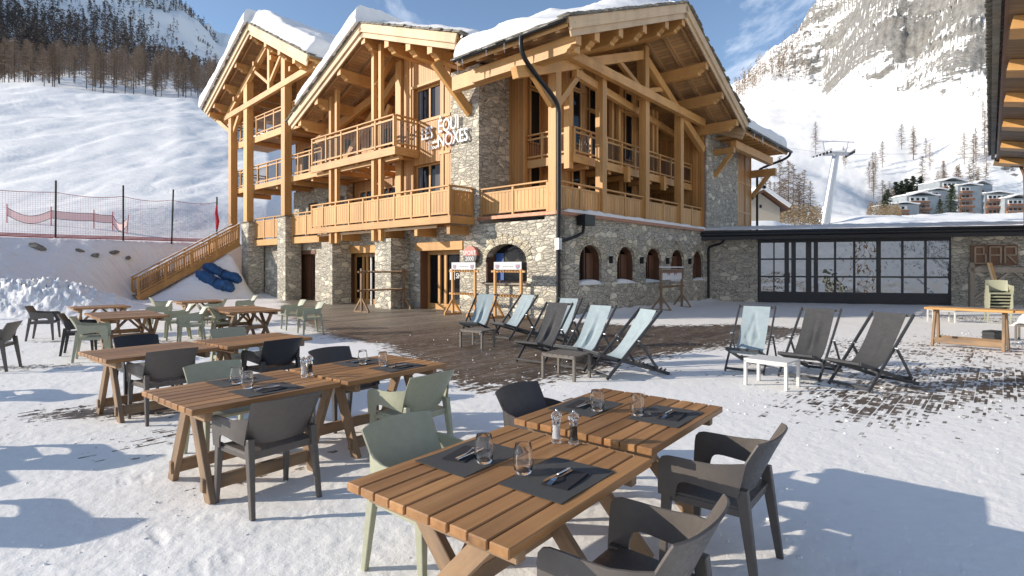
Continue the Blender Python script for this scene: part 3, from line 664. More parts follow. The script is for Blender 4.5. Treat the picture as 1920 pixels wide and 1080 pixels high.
# B first floor (boarded) and second floor (spindles)
b=balcony(-1.2,3.99,14.27,3.62); fascia(b,-1.26,-1.18,3.94,14.3,3.41,3.70); fascia(b,-1.18,.0,3.94,4.0,3.41,3.70)
rail(b,(-1.2,4.02),(-1.2,14.25),3.68,4.84,'panel',9,'v'); rail(b,(-1.2,4.02),(-.03,4.02),3.68,4.84,'panel',1,'u')
MB().beam((-1.0,5.0,3.34),(-1.0,13.8,3.34),.05,.09).build('floor_edge',M['pale'],b)
for v in (4.35,6.3,8.5,11.9,14.0): MB().beam((-1.0,v,3.2),(1.0,v,3.2),.2,.36,ch=.01).build('floor_beam',M['honey'],CH)
b=balcony(-1.2,7.39,14.21,6.72); fascia(b,-1.26,-1.18,7.33,14.25,6.42,6.76); fascia(b,-1.18,.0,7.33,7.40,6.42,6.76)
rail(b,(-1.2,7.43),(-1.2,14.2),6.80,8.1,'open',5,'v'); rail(b,(-1.2,7.43),(-.03,7.43),6.80,8.1,'open',1,'u')
for v in (7.8,8.9,10.4,11.9,13.4): MB().beam((-1.1,v,6.5),(2.0,v,6.5),.2,.24,ch=.01).build('floor_beam',M['honey'],CH)
MB().beam((-.9,7.4,6.36),(-.9,14.2,6.36),.22,.2,ch=.01).build('floor_beam',M['honey'],CH)
# A: three floors
b=balcony(-.6,14.3,23.1,3.3,1.6); fascia(b,-.66,-.58,14.3,17.4,3.05,3.4); fascia(b,-.66,-.58,18.4,22.1,3.05,3.4)
rail(b,(-.6,14.35),(-.6,17.45),3.42,4.68,'panel',2,'v'); rail(b,(-.6,18.35),(-.6,22.1),3.42,4.68,'panel',3,'v')
b=balcony(-.6,14.2,25.4,6.62,1.6); fascia(b,-.66,-.58,14.2,25.5,6.40,6.70)
rail(b,(-.6,14.3),(-.6,25.4),6.72,7.85,'open',9,'v'); rail(b,(-.6,25.36),(1.5,25.36),6.72,7.85,'open',2,'u')
for v in (15.5,17.4,19.5,22.3,24.9): MB().beam((-.5,v,6.38),(1.6,v,6.38),.2,.26,ch=.01).build('floor_beam',M['honey'],CH)
b=balcony(-.6,14.2,25.3,9.5,1.6); fascia(b,-.66,-.58,14.2,25.4,9.2,9.58)
rail(b,(-.6,16.2),(-.6,25.3),9.62,10.75,'open',8,'v'); rail(b,(-.6,25.27),(1.5,25.27),9.62,10.75,'open',2,'u')
for v in (17.4,19.5,22.3): MB().beam((-.5,v,9.25),(1.6,v,9.25),.2,.26,ch=.01).build('floor_beam',M['honey'],CH)
# right front: terrace over the ground floor
tr=MB().bx(-.0,12.5,-.0,3.0,3.582,3.66).build('roof_terrace',M['slate'],CH)
MB().bx(-.1,12.5,-.12,-.0,3.56,3.68).build('copper_ledge',M['copper'],tr); MB().bx(-.1,-.0,-.12,3.72,3.56,3.68).build('copper_ledge',M['copper'],tr)
PO=[(0,.30),(2.90,3.2),(6.27,6.6),(9.65,9.98)]
for (a,b_),(c,d) in zip(PO,PO[1:]+[(12.32,12.4)]): rail(tr,(b_+.02,.14),(c-.02,.14),3.70,4.78,'panel',2,'u')
rail(tr,(.12,.42),(.12,3.70),3.70,4.78,'panel',2,'v')
n=90; G=[]
for i in range(n+1):
    u=.25+12.2*i/n; h=.05+.11*vnoise(np.array(u*.9),np.array(.3),5)+.06*vnoise(np.array(u*3.1),np.array(.8),6); h=float(h)*min(1,i/3,(n-i)/3)
    G.append([(u,-.10+.20*j/5,3.685+h*math.sqrt(max(0,1-(j/5)**2.0)) if j>0 else 3.685) for j in range(6)][::1])
    G[-1][0]=(u,-.11,3.68); G[-1][1]=(u,-.10,3.68+h*.8)
MB().shell(np.array(G),.012).build('ledge_snow',M['snow'],CH)
b=MB().bx(1.95,12.3,.72,2.9,5.86,5.95).build('balcony',M['soffit'],CH); fascia(b,1.9,12.3,.62,.72,5.7,6.02); fascia(b,1.9,1.98,.72,3.7,5.7,6.02)
rail(b,(1.95,.68),(12.3,.68),6.02,7.04,'open',9,'u'); rail(b,(1.95,.72),(1.95,3.6),6.02,7.04,'open',2,'v')
for u in (3.0,4.6,6.4,8.1,9.8,11.4): MB().beam((u,.75,5.7),(u,2.9,5.7),.2,.24,ch=.01).build('floor_beam',M['honey'],CH)
for u in (5.5,8.8): MB().bx(u,u+.22,.42,.62,5.35,6.0,.01).build('hanging_post',M['honey'],CH)
for u in (1.75,): MB().bx(u,u+.26,.72,.98,5.45,8.6,.01).build('timber_post',M['honey'],CH)
for u in (5.2,5.75,8.8,9.2): MB().bx(u,u+.17,1.0,1.17,5.95,9.2,.01).build('timber_post',M['honey'],CH)
# ------------------------------------------------------------------ timber frame: posts, trusses, purlins
def post(u0,u1,v0,v1,z0,z1): MB().bx(u0,u1,v0,v1,z0,z1,.012).build('timber_post',M['honey'],CH)
post(-.02,.30,.0,.34,3.68,8.6)
for (a,b_),zt in zip(PO[1:],(9.1,9.0,9.0)): post(a,b_,.0,.34,3.68,zt)
def bm(a,b_,w,h,name='truss_beam',mat='honey',up=(0,0,1)): MB().beam(a,b_,w,h,up,.012).build(name,M[mat],CH)
bm((.5,-.14,9.12),(11.9,-.14,8.95),.24,.36)                                  # tie beam of gable C
bm((-2.0,.12,7.85),(6.15,.12,10.75),.26,.36); bm((6.15,.12,10.75),(12.4,.12,7.75),.26,.36)
MB().bx(6.05,6.38,-.10,.32,8.9,11.1,.012).build('king_post',M['honey'],CH)
bm((6.2,.14,9.25),(4.2,.14,10.0),.16,.2,'strut'); bm((6.2,.14,9.25),(8.0,.14,9.75),.16,.2,'strut')
bm((.3,.17,7.4),(1.7,.17,8.9),.2,.22,'brace'); bm((-.02,.17,7.3),(-1.3,.17,8.3),.2,.24,'brace')
bm((1.2,.1,8.7),(12.2,1.4,8.6),.2,.3)
# posts of gable B: pairs
for v in (8.46,8.98,11.98,12.5):
    post(-1.16,-.98,v,v+.2,2.9,zB(v)-.5)
bm((-1.05,8.97,9.6),(.0,8.97,11.3),.18,.24,'brace'); bm((-.5,15.0,8.2),(1.6,9.4,11.4),.26,.36); bm((.6,14.6,7.0),(.6,9.2,10.9),.26,.34); bm((.6,12.2,6.8),(.6,10.2,9.4),.2,.26,'brace')
post(-.1,.2,8.5,8.9,3.42,10.9)
# posts of gable A
for v0,v1,z0,zt in ((24.65,25.05,3.0,11.2),(22.3,22.8,4.51,zA(22.5)-1.1),(17.5,17.95,4.51,zA(17.7)-.9)): post(-1.0,-.6,v0,v1,z0,zt)
bm((-.95,25.6,11.25),(-.95,13.6,11.9),.2,.34); bm((-.9,26.0,11.0),(-.9,19.6,14.4),.24,.36); bm((-.9,19.6,14.4),(-.9,14.0,12.1),.24,.36)
MB().bx(-1.0,-.74,19.35,19.62,11.7,14.2,.01).build('king_post',M['honey'],CH)
bm((-.9,19.5,12.1),(-.9,18.0,13.4),.16,.18,'strut'); bm((-.9,19.5,12.1),(-.9,21.3,13.2),.16,.18,'strut')
bm((-.8,24.9,10.0),(-.8,23.6,11.4),.2,.24,'brace'); bm((-.8,24.9,10.2),(-1.2,26.2,11.2),.2,.24,'brace')
for v in (23.8,21.0,18.8,16.6): bm((-1.2,v,zA(v)-1.3),(1.6,v,zA(v)-1.3),.2,.26,'floor_beam')
def purlin(p,axis,L,w=.26,h=.4,top=0):
    "purlin with a carved nose, running inwards from p along axis; top of purlin at p.z"
    u,v,z=p; pr=[(0,0),(L,0),(L,-h),(.42,-h),(.36,-h+.02),(.33,-h+.09),(.25,-h+.12),(.20,-h+.16),(.17,-h*.62+.02),(0,-h*.62)]
    B=MB()
    mp=(lambda s,zz,d:(u+d,v+s,z+zz)) if axis=='v' else (lambda s,zz,d:(u+s,v+d,z+zz))
    B.prism(pr,mp,-w/2,w/2); B.g=[(g[1],g[0],g[2]) for g in B.g]
    return B.build('purlin',M['honey'],CH)
for u in (-1.12,-.1,1.35,3.0,4.75,6.2,8.55,10.35,12.2): purlin((u,-1.70,zC(u)-.52),'v',4.5,.28,.48)
for v in (8.97,7.3,5.9,4.6,10.9,12.9,14.5): purlin((-1.70,v,zB(v)-.46),'u',3.8,.28,.46)
for v in (20.1,18.3,16.7,15.1,22.2,23.9,25.5,26.3): purlin((-1.70,v,zA(v)-.46),'u',3.6,.28,.46)
bm((-.9,-1.5,8.62),(-.9,4.1,8.62),.3,.54,'eave_beam')
bm((-1.35,4.72,9.5),(.05,4.2,7.75),.26,.32,'brace')
ICE=NT('ice'); ICE.set(Base_Color=(.9,.95,1),Roughness=.08,Transmission_Weight=.85,IOR=1.31); ICE=ICE.m
# ------------------------------------------------------------------ roofs
def roof(ridge0,ridge1,down,drop,name):
    "one slope: ridge from ridge0 to ridge1, falling by the vector down (horizontal) and drop"
    a=Vector(ridge0); b=Vector(ridge1); d=Vector((down[0],down[1],-drop)); R=(b-a).normalized(); N=R.cross(d).normalized()
    if N.z<0: N=-N
    l=d.length; D=d.normalized(); L=(b-a).length
    r=MB(); r.obox((a+b)/2+d/2-N*.10,(R,D,N),L/2,l/2,.06); r=r.build('roof',M['soffit'],CH)
    # bargeboards on the front end (ridge0), slates along it and along the eave
    f=MB(); off=R*-.03
    f.obox(a+d/2+off-N*.17,(D,R,N),l/2,.03,.17,.006); f.obox(a+d/2+R*.05-N*.40,(D,R,N),l/2-.05,.03,.14,.006); f.obox(a+d/2+R*.012-N*.315,(D,R,N),l/2-.05,.02,.022)
    f.build('bargeboard',M['pale'],r)
    s=MB(); t=0
    while t<l-.1:
        w=random.uniform(.16,.34); c=a+D*(t+w/2)+off*2+R*random.uniform(-.03,.08)+N*random.uniform(.0,.02)
        for k in range(2):
            tilt=random.uniform(.06,.16)*(1 if k else .7); X=(D+N*tilt).normalized(); 
            s.obox(c+N*(.018+.045*k)+R*(.05*k+.1),(X,R,X.cross(R)),w*.62,.2,.02)
        t+=w*.8
    s.build('slate_edge',M['slate'],r)
    e=MB(); t=0
    while t<L-.1:
        w=random.uniform(.2,.4); e.obox(a+d+R*(t+w/2)+N*random.uniform(-.01,.02)+D*random.uniform(-.02,.06),(R,D,N),w*.55,.2,.022); t+=w
    e.build('eave_slates',M['slate'],r)
    MB().obox((a+b)/2+d-N*.14-D*.02,(R,N,D),L/2-.05,.11,.02).build('eave_board',M['honey'],r)
    k=int(L/.85)
    for i in range(min(k,9)):
        c=a+R*(.5+i*.85); MB().obox(c+d*.5-N*.235,(D,R,N),l/2-.06,.075,.075).build('rafter',M['soffit'],r)
    return r,a,b,d,R,D,N,l,L
def snow_slab(r,a,R,D,N,l,L,T,seed,t0=0,t1=1,over=.12,cut=None,front=.04,amp=.22,lo=0.0):
    "blanket of snow on a slope with round edges; cut(t along ridge, s down) scales its depth"
    ns,nt=44,int(max(40,L*7)); 
    q=lambda n:.5-.5*np.cos(np.linspace(0,PI,n)); S=(lo+(1-lo)*(q(ns)*.5+np.linspace(0,1,ns)*.5))*(l+over); Tt=(t0+(t1-t0)*(q(nt)*.35+np.linspace(0,1,nt)*.65))*L
    SS,TT=np.meshgrid(S,Tt,indexing='ij')
    edge=np.minimum(np.minimum(TT-Tt[0]+.01,(Tt[-1]-TT)+.01),(S[-1]-SS)+.01)
    e=np.clip(edge/max(.34,T*.55),0,1); prof=np.sqrt(1-(1-e)**2)
    h=T*(1+amp*fbm(TT/1.7,SS/1.7,4,seed))+.07*fbm(TT*1.5,SS*1.5,3,seed+3)
    if cut is not None: h=h*cut(TT,SS)
    h=np.maximum(h*prof,.0)+.03
    wob=.09*fbm(TT*.8,SS*.8,3,seed+7)*(e<.5)
    A=np.array(a); Rv=np.array(R);Dv=np.array(D);Nv=np.array(N); up=np.array((0,0,1.0))*.45+Nv*.55
    fr=(TT-Tt[0])<.02
    P=A+Rv*(TT+wob)[...,None]+Dv*(SS+wob*.7)[...,None]+up*h[...,None]-Rv*front
    P0=A+Rv*TT[...,None]+Dv*SS[...,None]+Nv*.02-Rv*front
    n,m,_=P.shape; B=MB(); vs=[tuple(p) for p in P.reshape(-1,3)]+[tuple(p) for p in P0.reshape(-1,3)]; I=lambda i,j:i*m+j; k=n*m; f=[]
    for i in range(n-1):
        for j in range(m-1): f.append((I(i,j),I(i,j+1),I(i+1,j+1),I(i+1,j))); f.append((k+I(i,j),k+I(i+1,j),k+I(i+1,j+1),k+I(i,j+1)))
    rim=[I(i,0) for i in range(n)]+[I(n-1,j) for j in range(1,m)]+[I(i,m-1) for i in range(n-2,-1,-1)]+[I(0,j) for j in range(m-2,0,-1)]
    for x,y in zip(rim,rim[1:]+rim[:1]): f.append((x,y,k+y,k+x))
    B.add(vs,f,vs,0,True); return B.build('roof_snow',M['snow'],r,sharp=70)
# C: ridge along v
r=roof((6.2,-1.8,12.34),(6.2,3.1,12.34),(-8.03,0),3.27,'C'); snow_slab(r[0],r[1],r[4],r[5],r[6],r[7],r[8],.62,1,over=.05,cut=lambda t,s:(.10+.95*sstep(.25,2.0,t))*(1.40-.62*sstep(3.5,7.9,s)),amp=.42)
r=roof((6.2,3.1,12.33),(6.2,30,12.33),(-3.95,0),1.61,'C'); snow_slab(r[0],r[1],r[4],r[5],r[6],r[7],r[8],.55,9,over=.3,front=.5,cut=lambda t,s:np.clip(1+s*0,0,2))
r=roof((6.2,-1.8,12.34),(6.2,24,12.34),(7.07,0),3.38,'C'); snow_slab(r[0],r[1],r[4],r[5],r[6],r[7],r[8],.45,2,cut=lambda t,s:np.clip(.05+(t-.2)/.6,.05,1.1))
# B: ridge along u
r=roof((-1.8,8.97,12.08),(9,8.97,12.08),(0,6.46),2.95,'B'); snow_slab(r[0],r[1],r[4],r[5],r[6],r[7],r[8],.82,3,over=-1.3,front=.25,cut=lambda t,s:np.clip(1.25-s*.085,.35,1.3))
r=roof((-1.8,8.97,12.08),(6,8.97,12.08),(0,-6.04),2.14,'B'); snow_slab(r[0],r[1],r[4],r[5],r[6],r[7],r[8],.42,4,over=-.1,cut=lambda t,s:np.clip(.1+(t-.35)/.7,.1,1.15))
# A
r=roof((-1.8,20.1,15.39),(14,20.1,15.39),(0,6.7),3.48,'A'); snow_slab(r[0],r[1],r[4],r[5],r[6],r[7],r[8],.85,5,over=.05,front=.28,cut=lambda t,s:np.clip(1.15-.0*s,.35,1.3))
r=roof((-1.8,20.1,15.39),(14,20.1,15.39),(0,-6.7),3.48,'A'); snow_slab(r[0],r[1],r[4],r[5],r[6],r[7],r[8],.85,6,over=-.1,cut=lambda t,s:np.clip(.3+(t-.1)/.5,.3,1.1))
# D: lean-to roof to the right, its eave along u
r=roof((13.2,3.4,10.6),(20.3,3.4,10.6),(0,-5.2),1.95,'D'); snow_slab(r[0],r[1],r[4],r[5],r[6],r[7],r[8],.62,8,over=-.25,front=-.45,cut=lambda t,s:np.clip(.25+t/1.2,.2,1.15))
bm((13.6,-1.0,8.05),(19.6,-1.0,8.05),.3,.42,'eave_beam'); bm((13.5,-1.1,7.75),(13.5,1.0,7.75),.26,.3,'eave_beam'); bm((19.3,-1.4,7.35),(19.3,1.5,7.35),.28,.42,'eave_beam')
bm((13.5,-.95,7.6),(13.5,-.05,6.5),.2,.22,'brace'); bm((19.3,-1.0,7.2),(19.3,-.05,6.0),.2,.22,'brace')
for i in range(9): MB().bx(13.7+i*.75,13.82+i*.75,-1.7,.2,8.42,8.56,.005).build('rafter',M['honey'],CH)
# gutters and downpipes
def pipe(pts,r,name='downpipe',n=12): return MB().tube(pts,r,n).build(name,M['black'],CH)
def gutter(a,b):
    a=Vector(a);b=Vector(b); g=MB(); g.tube([a,b],.085,12); g.build('gutter',M['black'],CH)
gutter((-1.93,-1.75,8.98),(-1.93,3.0,8.98)); gutter((-1.75,2.83,9.85),(.2,2.83,9.85)); gutter((13.3,-1.93,8.60),(20.4,-1.93,8.60))
gutter((-1.7,15.55,9.05),(1.5,15.55,9.05))
def bez(a,b,c,d,n=10):
    a,b,c,d=[Vector(x) for x in (a,b,c,d)]; return [a*(1-t)**3+b*3*t*(1-t)**2+c*3*t*t*(1-t)+d*t**3 for t in [i/n for i in range(n+1)]]
pipe(bez((-1.93,-.1,8.95),(-2.0,-.1,8.55),(-1.9,-.1,8.35),(-1.5,-.12,8.1),8)+bez((-1.2,-.13,7.9),(-.5,-.15,7.5),(-.1,-.18,7.35),(-.1,-.18,6.9),8)+[(-.1,-.18,5),(-.1,-.18,3.6),(-.1,-.16,3.3),(-.1,-.16,1.5),(-.1,-.16,0)],.075)
MB().bx(-.2,-.02,-.26,-.08,2.35,2.75,.01).build('pipe_box',M['galv'],CH)
hp=MB(); hp.bx(1.1,1.75,-.42,-.06,3.25,3.62,.01); hp.tube([(1.35,-.2,3.3),(1.3,-.2,3.0),(.9,-.2,2.85),(.3,-.2,2.7),(-.05,-.18,2.65)],.055); hp.build('rain_hopper',M['black'],CH)
pipe(bez((20.2,-1.93,8.5),(20.2,-1.9,8.1),(19.9,-.9,8.0),(19.9,-.3,7.7),8)+[(19.9,-.15,7.2),(19.9,-.15,3)],.07)
pipe(bez((12.62,-.9,3.15),(12.62,-.9,2.85),(12.6,-.12,2.95),(12.6,-.12,2.7),6)+[(12.6,-.12,1.5),(12.6,-.12,0)],.06)
for i,(u,v,l) in enumerate(((-1.95,2.8,.45),(-1.95,2.55,.25),(-1.95,1.4,.2),(-1.95,.6,.3),(13.9,-1.95,.25),(15.2,-1.95,.35),(17.7,-1.95,.2))):
    z=8.9 if v>-1 else 8.52; MB().tube([(u,v,z),(u,v,z-l*.5),(u+.01,v,z-l)],[.03,.018,.003],7).build('icicle',ICE,CH)
# chimney stub on roof B
ch=MB(); ch.bx(2.3,3.0,6.0,6.6,11.0,12.0); ch.build('roof_vent',M['slate'],CH)
bpy.context.view_layer.update()
# ------------------------------------------------------------------ writing on the front
def letters(txt,name,mat,parent,loc,size,ex,axis_x,axis_up,align='LEFT',xs=1):
    c=bpy.data.curves.new(name,'FONT'); c.body=txt; c.size=size; c.extrude=ex; c.align_x=align; c.resolution_u=3; c.offset=size*.006
    o=bpy.data.objects.new(name,c); COL.objects.link(o); bpy.context.view_layer.update()
    me=bpy.data.meshes.new_from_object(o.evaluated_get(bpy.context.evaluated_depsgraph_get())); COL.objects.unlink(o); bpy.data.objects.remove(o)
    me.transform(Matrix.Diagonal((xs,1,1,1))); me.materials.clear(); me.materials.append(mat); m=bpy.data.objects.new(name,me); COL.objects.link(m); m.parent=parent
    X=Vector(axis_x); Y=Vector(axis_up); Z=X.cross(Y); R=Matrix((X,Y,Z)).transposed().to_4x4(); m.matrix_local=Matrix.Translation(loc)@R; return m
SG=thing('chalet_sign','white raised lettering reading LES ÉQUI NOXES across cladding and stone tower','sign',(CORNER.x,CORNER.y,0),TH)
LX,LY=(0,-1,0),(0,0,1)
def lett(t,v,z,size,mat='white',ex=.03,xs=.8):
    return letters(t,'sign_letters',M[mat],SG,(-.1,v,z),size,ex,LX,LY,'LEFT',xs)
lett('LES',7.05,7.12,.72,xs=.72); lett('ÉQUI',5.98,7.27,.74,xs=.76); lett('N',6.02,6.68,.72,xs=.85); lett('O',5.56,6.68,.72,'pink',xs=.85); lett('XES',5.08,6.70,.74,xs=.72); lett('Chalet',6.62,6.88,.24,ex=.012,xs=1); lett('Séjour',6.62,6.66,.24,ex=.012,xs=1)
SP=thing('round_sign','round red and charcoal sign reading SPORT 2000 beside the shop door','sign',(CORNER.x,CORNER.y,0),TH)
def halfdisc(name,a0,a1,mat):
    B=MB(); pts=[(4.02+.37*math.cos(a0+(a1-a0)*i/20),2.22+.37*math.sin(a0+(a1-a0)*i/20)) for i in range(21)]; B.prism(pts,FU,-.2,-.06); B.build(name,M[mat],SP)
halfdisc('sign_top',0,PI,'red'); halfdisc('sign_bottom',PI,2*PI,'charcoal')
letters('SPORT','sign_letters',M['white'],SP,(-.205,4.02,2.24),.235,.006,LX,LY,'CENTER'); letters('2000','sign_letters',M['white'],SP,(-.205,4.02,2.02),.235,.006,LX,LY,'CENTER')
SS_=thing('window_lettering','white SKI SHOP lettering on the glazed shop door','sign',(CORNER.x,CORNER.y,0),TH)
letters('SKI','sign_letters',M['white'],SS_,(.34,5.25,1.62),.30,.002,LX,LY); letters('SHOP','sign_letters',M['white'],SS_,(.34,5.4,1.32),.30,.002,LX,LY)
# ------------------------------------------------------------------ the bar (local x along its front, -y towards the terrace)
BR=thing('bar_building','low stone bar with black framed glass front and snowy flat roof','building',(12.38,27.73,0),-rad(16.5))
FB=lambda s,z,d:(s,d,z)
def bpart(B,name,mat,par=None): return B.build(name,M[mat],par or BR)
for a,b in ((-2.9,.02),(8.26,15)): bpart(MB().prism([(a,-.2),(b,-.2),(b,3.55),(a,3.55)],FB,0,.4),'stone_wall','stone')

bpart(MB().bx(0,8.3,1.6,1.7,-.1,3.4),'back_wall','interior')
bpart(MB().bx(-.1,8.4,.3,1.7,-.1,-.02),'floor','greywood')
for k,(a,b) in enumerate(((.05,2.62),(2.62,5.30),(5.30,8.24))):
    f=MB(); f.bx(a,b,-.03,.06,3.0,3.22); f.bx(a,b,-.03,.06,0,.56)
    e=.12; f.bx(a,a+e,-.031,.06,.56,3.0); f.bx(b-e*.5,b,-.031,.06,.56,3.0)
    xs={0:(1.35,1.66,2.33),1:(3.49,4.31),2:(6.31,7.24)}[k]
    for i,x in enumerate(xs):
        w=.045 if k else (.1 if i<2 else .12); f.bx(x-w,x+w,-.028,.05,.56,3.0)
    for z in (1.31,2.18): f.bx(a,b,-.026,.05,z-.04,z+.04)
    if k==0:
        f.bx(.74,.80,-.02,.05,.56,3.0)
    g=bpart(f,'glazed_front' if k else 'entrance_door','anthracite')
    MB().bx(a+.03,b-.03,.0,.03,.5,3.02).build('pane',M['barglass'],g)
    if k==0: MB().bx(1.47,1.5,-.09,-.03,1.0,1.5,.01).build('door_handle',M['galv'],g)
    if k==1: MB().bx(2.76,3.04,-.034,-.031,.6,.98).build('notice',M['white'],g)
# roof: black gutter board, timber plate with rafter tails, deep snow
bpart(MB().bx(-3.2,15,-.92,5,3.52,3.58),'roof','slate')
fa=MB(); fa.bx(-3.25,15,-1.0,-.9,3.13,3.6,.01); fa.tube([(-3.2,-1.05,3.4),(15,-1.05,3.42)],.10,12); bpart(fa,'black_fascia','black')
bpart(MB().bx(-.1,15,-.16,-.04,3.28,3.42,.01),'timber_plate','honey')
for i in range(14):
    x=.25+i*.98; bpart(MB().bx(x,x+.16,-.7,-.16,3.34,3.5,.01),'rafter_tail','honey')
G=[]; n=150
for i in range(n+1):
    x=-3.3+18.5*i/n; row=[]
    for j in range(31):
        y=-1.02+6.2*(j/30)**1.3; e=min(1,(y+1.03)/.35); h=(.12+.075*(y+1)+.10*float(fbm(np.array(x*.6),np.array(y*.7),4,3))+.05*float(fbm(np.array(x*3.1),np.array(y*3.1),3,4)))*math.sqrt(max(0,1-(1-e)**2))*min(1,(i+.2)/4)
        row.append((x,y,3.60+max(h,.0)))
    G.append(row)
MB().shell(np.array(G),.02).build('roof_snow',M['snow'],BR)
# the BAR board
BS=thing('bar_sign','brown timber board with raised wooden letters BAR on the stone wall','sign',(12.38,27.73,0),-rad(16.5))
MB().bx(8.98,10.74,-.09,-.02,1.86,2.78,.01).build('sign_board',wood('bar_board',(.20,.105,.06),(.28,.155,.09),(.1,.05,.03),.7,.3,.4),BS)
def lt(lines,x):
    B=MB()
    for (a,b,c,d) in lines: B.beam((x+a,-.12,1.95+b),(x+c,-.12,1.95+d),.07,.075,up=(0,1,0),ch=.006)
    B.build('letter',wood('bar_letters',(.36,.27,.19),(.46,.36,.26),(.2,.13,.08),.7,.2,.3),BS)
w,h=.40,.74
lt([(0,0,0,h),(0,h,w*.8,h),(0,h*.56,w,h*.56),(0,0,w,0),(w,0,w,h*.56),(w*.8,h*.56,w*.8,h)],9.12)
lt([(0,0,0,h),(0,h,w,h),(w,h,w,0),(0,h*.5,w,h*.5)],9.68)
lt([(0,0,0,h),(0,h,w,h),(w,h,w,h*.5),(0,h*.5,w,h*.5),(w*.25,h*.5,w,0)],10.24)
# old timber trestle, skis leaning on it
TR=thing('timber_trestle','weathered grey log frame with diagonal braces in front of the bar wall','trestle',(12.38,27.73,0),-rad(16.5))
for x in (8.55,11.6): MB().bx(x,x+.18,-1.0,-.82,0,1.98,.02).build('post',M['greywood'],TR)
MB().beam((8.5,-.92,1.65),(12.2,-.92,1.65),.16,.24,ch=.02).build('top_beam',M['greywood'],TR)
for a,b in (((8.7,.35),(10.0,1.55)),((11.6,.35),(10.2,1.55))): MB().beam((a[0],-.92,a[1]),(b[0],-.92,b[1]),.10,.14,up=(0,1,0),ch=.01).build('brace',M['greywood'],TR)
SK=thing('pair_of_skis','pair of wooden skis with bindings leaning upright against the log frame','skis',(12.38,27.73,0),-rad(16.5))
for i in (0,1):
    G=[]
    for k in range(15):
        t=k/14; x=9.55-.42*t+.1*i; z=.02+1.95*t; y=-1.32+.16*t-(.10*max(0,t-.88)/.12)**1.5
        G.append([(x-.045,y,z),(x+.045,y,z)])
    MB().shell(np.array(G),.02,gc=None).build('ski',M['honey'] if i else M['pale'],SK)
    MB().bx(9.28+.1*i,9.4+.1*i,-1.33,-1.25,.75,1.0,.01).build('binding',M['black'],SK)
# ------------------------------------------------------------------ neighbouring roof, top right
NB=thing('neighbouring_eave','brown boarded roof overhang of the next house at the edge of view','roof',(0,0,0))
ex,ey=.6565,.7543; px_,py_=.7543,-.6565
def NP(a,b,z): a*=1.75; b=b*1.75+.36; return (ex*a+px_*b, ey*a+py_*b, 1.75+(z-1.75)*1.75-.22*b if z>1 else z)          # a along the eave, b to the right
EV=Matrix(((ex,px_,0,0),(ey,py_,0,0),(0,0,1,0),(0,0,0,1)))
A0,A1=6.0,26.0
b=MB().obox(NP((A0+A1)/2,2.0,5.62),((ex,ey,0),(px_*.9766,py_*.9766,-.2149),(.2149*px_,.2149*py_,.9766)),(A1-A0)/2*1.75,2.05*1.75,.04); 
b.g=[(g[1],g[0],g[2]) for g in b.g]; b.build('soffit',M['boards'],NB)
for a in (9.2,11.4,13.7,16.2,19.0,22.2,25.4):
    p=MB().beam(NP(a,.04,5.49),NP(a,4,5.49),.9,.34).build('eave_joist',M['honey'],NB)
for a in (10,17.5,25): MB().beam(NP(a,3.85,0),NP(a,3.85,5.45),.4,.4,up=(1,0,0)).build('eave_post',M['honey'],NB)
MB().beam(NP(A0,-.02,5.64),NP(A1,-.02,5.64),.08,.2).build('eave_board',M['brown'],NB)
MB().beam(NP(A0,-.13,5.66),NP(A1,-.13,5.66),.17,.17).build('gutter_board',M['slate'],NB)
MB().beam(NP(A1,-.1,5.55),NP(A1,4,5.55),.1,.5).build('end_board',M['boards'],NB)
s=MB()
for i in range(100):
    a=A0+(A1-A0)*i/100; s.obox(NP(a,-.14-.02*random.random(),5.76),((ex,ey,.1),(px_,py_,.1),(-.1,-.1,1)),.2,.2,.03)
s.build('roof_slates',M['slate'],NB)
n=60; G=[[NP(A0+(A1-A0)*i/n,-.16+4.2*j/8,5.78+(.28+.08*math.sin(i*.7))*min(1,j/1.5+.05)+.25*j/8) for j in range(9)] for i in range(n+1)]
MB().shell(np.array(G),.03).build('roof_snow',M['snow'],NB)

MB().tube([NP(25.6,.55,5.5),NP(25.6,.68,5.1),NP(25.6,.7,4.6),NP(25.6,.7,0)],.09).build('downpipe',M['brown'],NB)
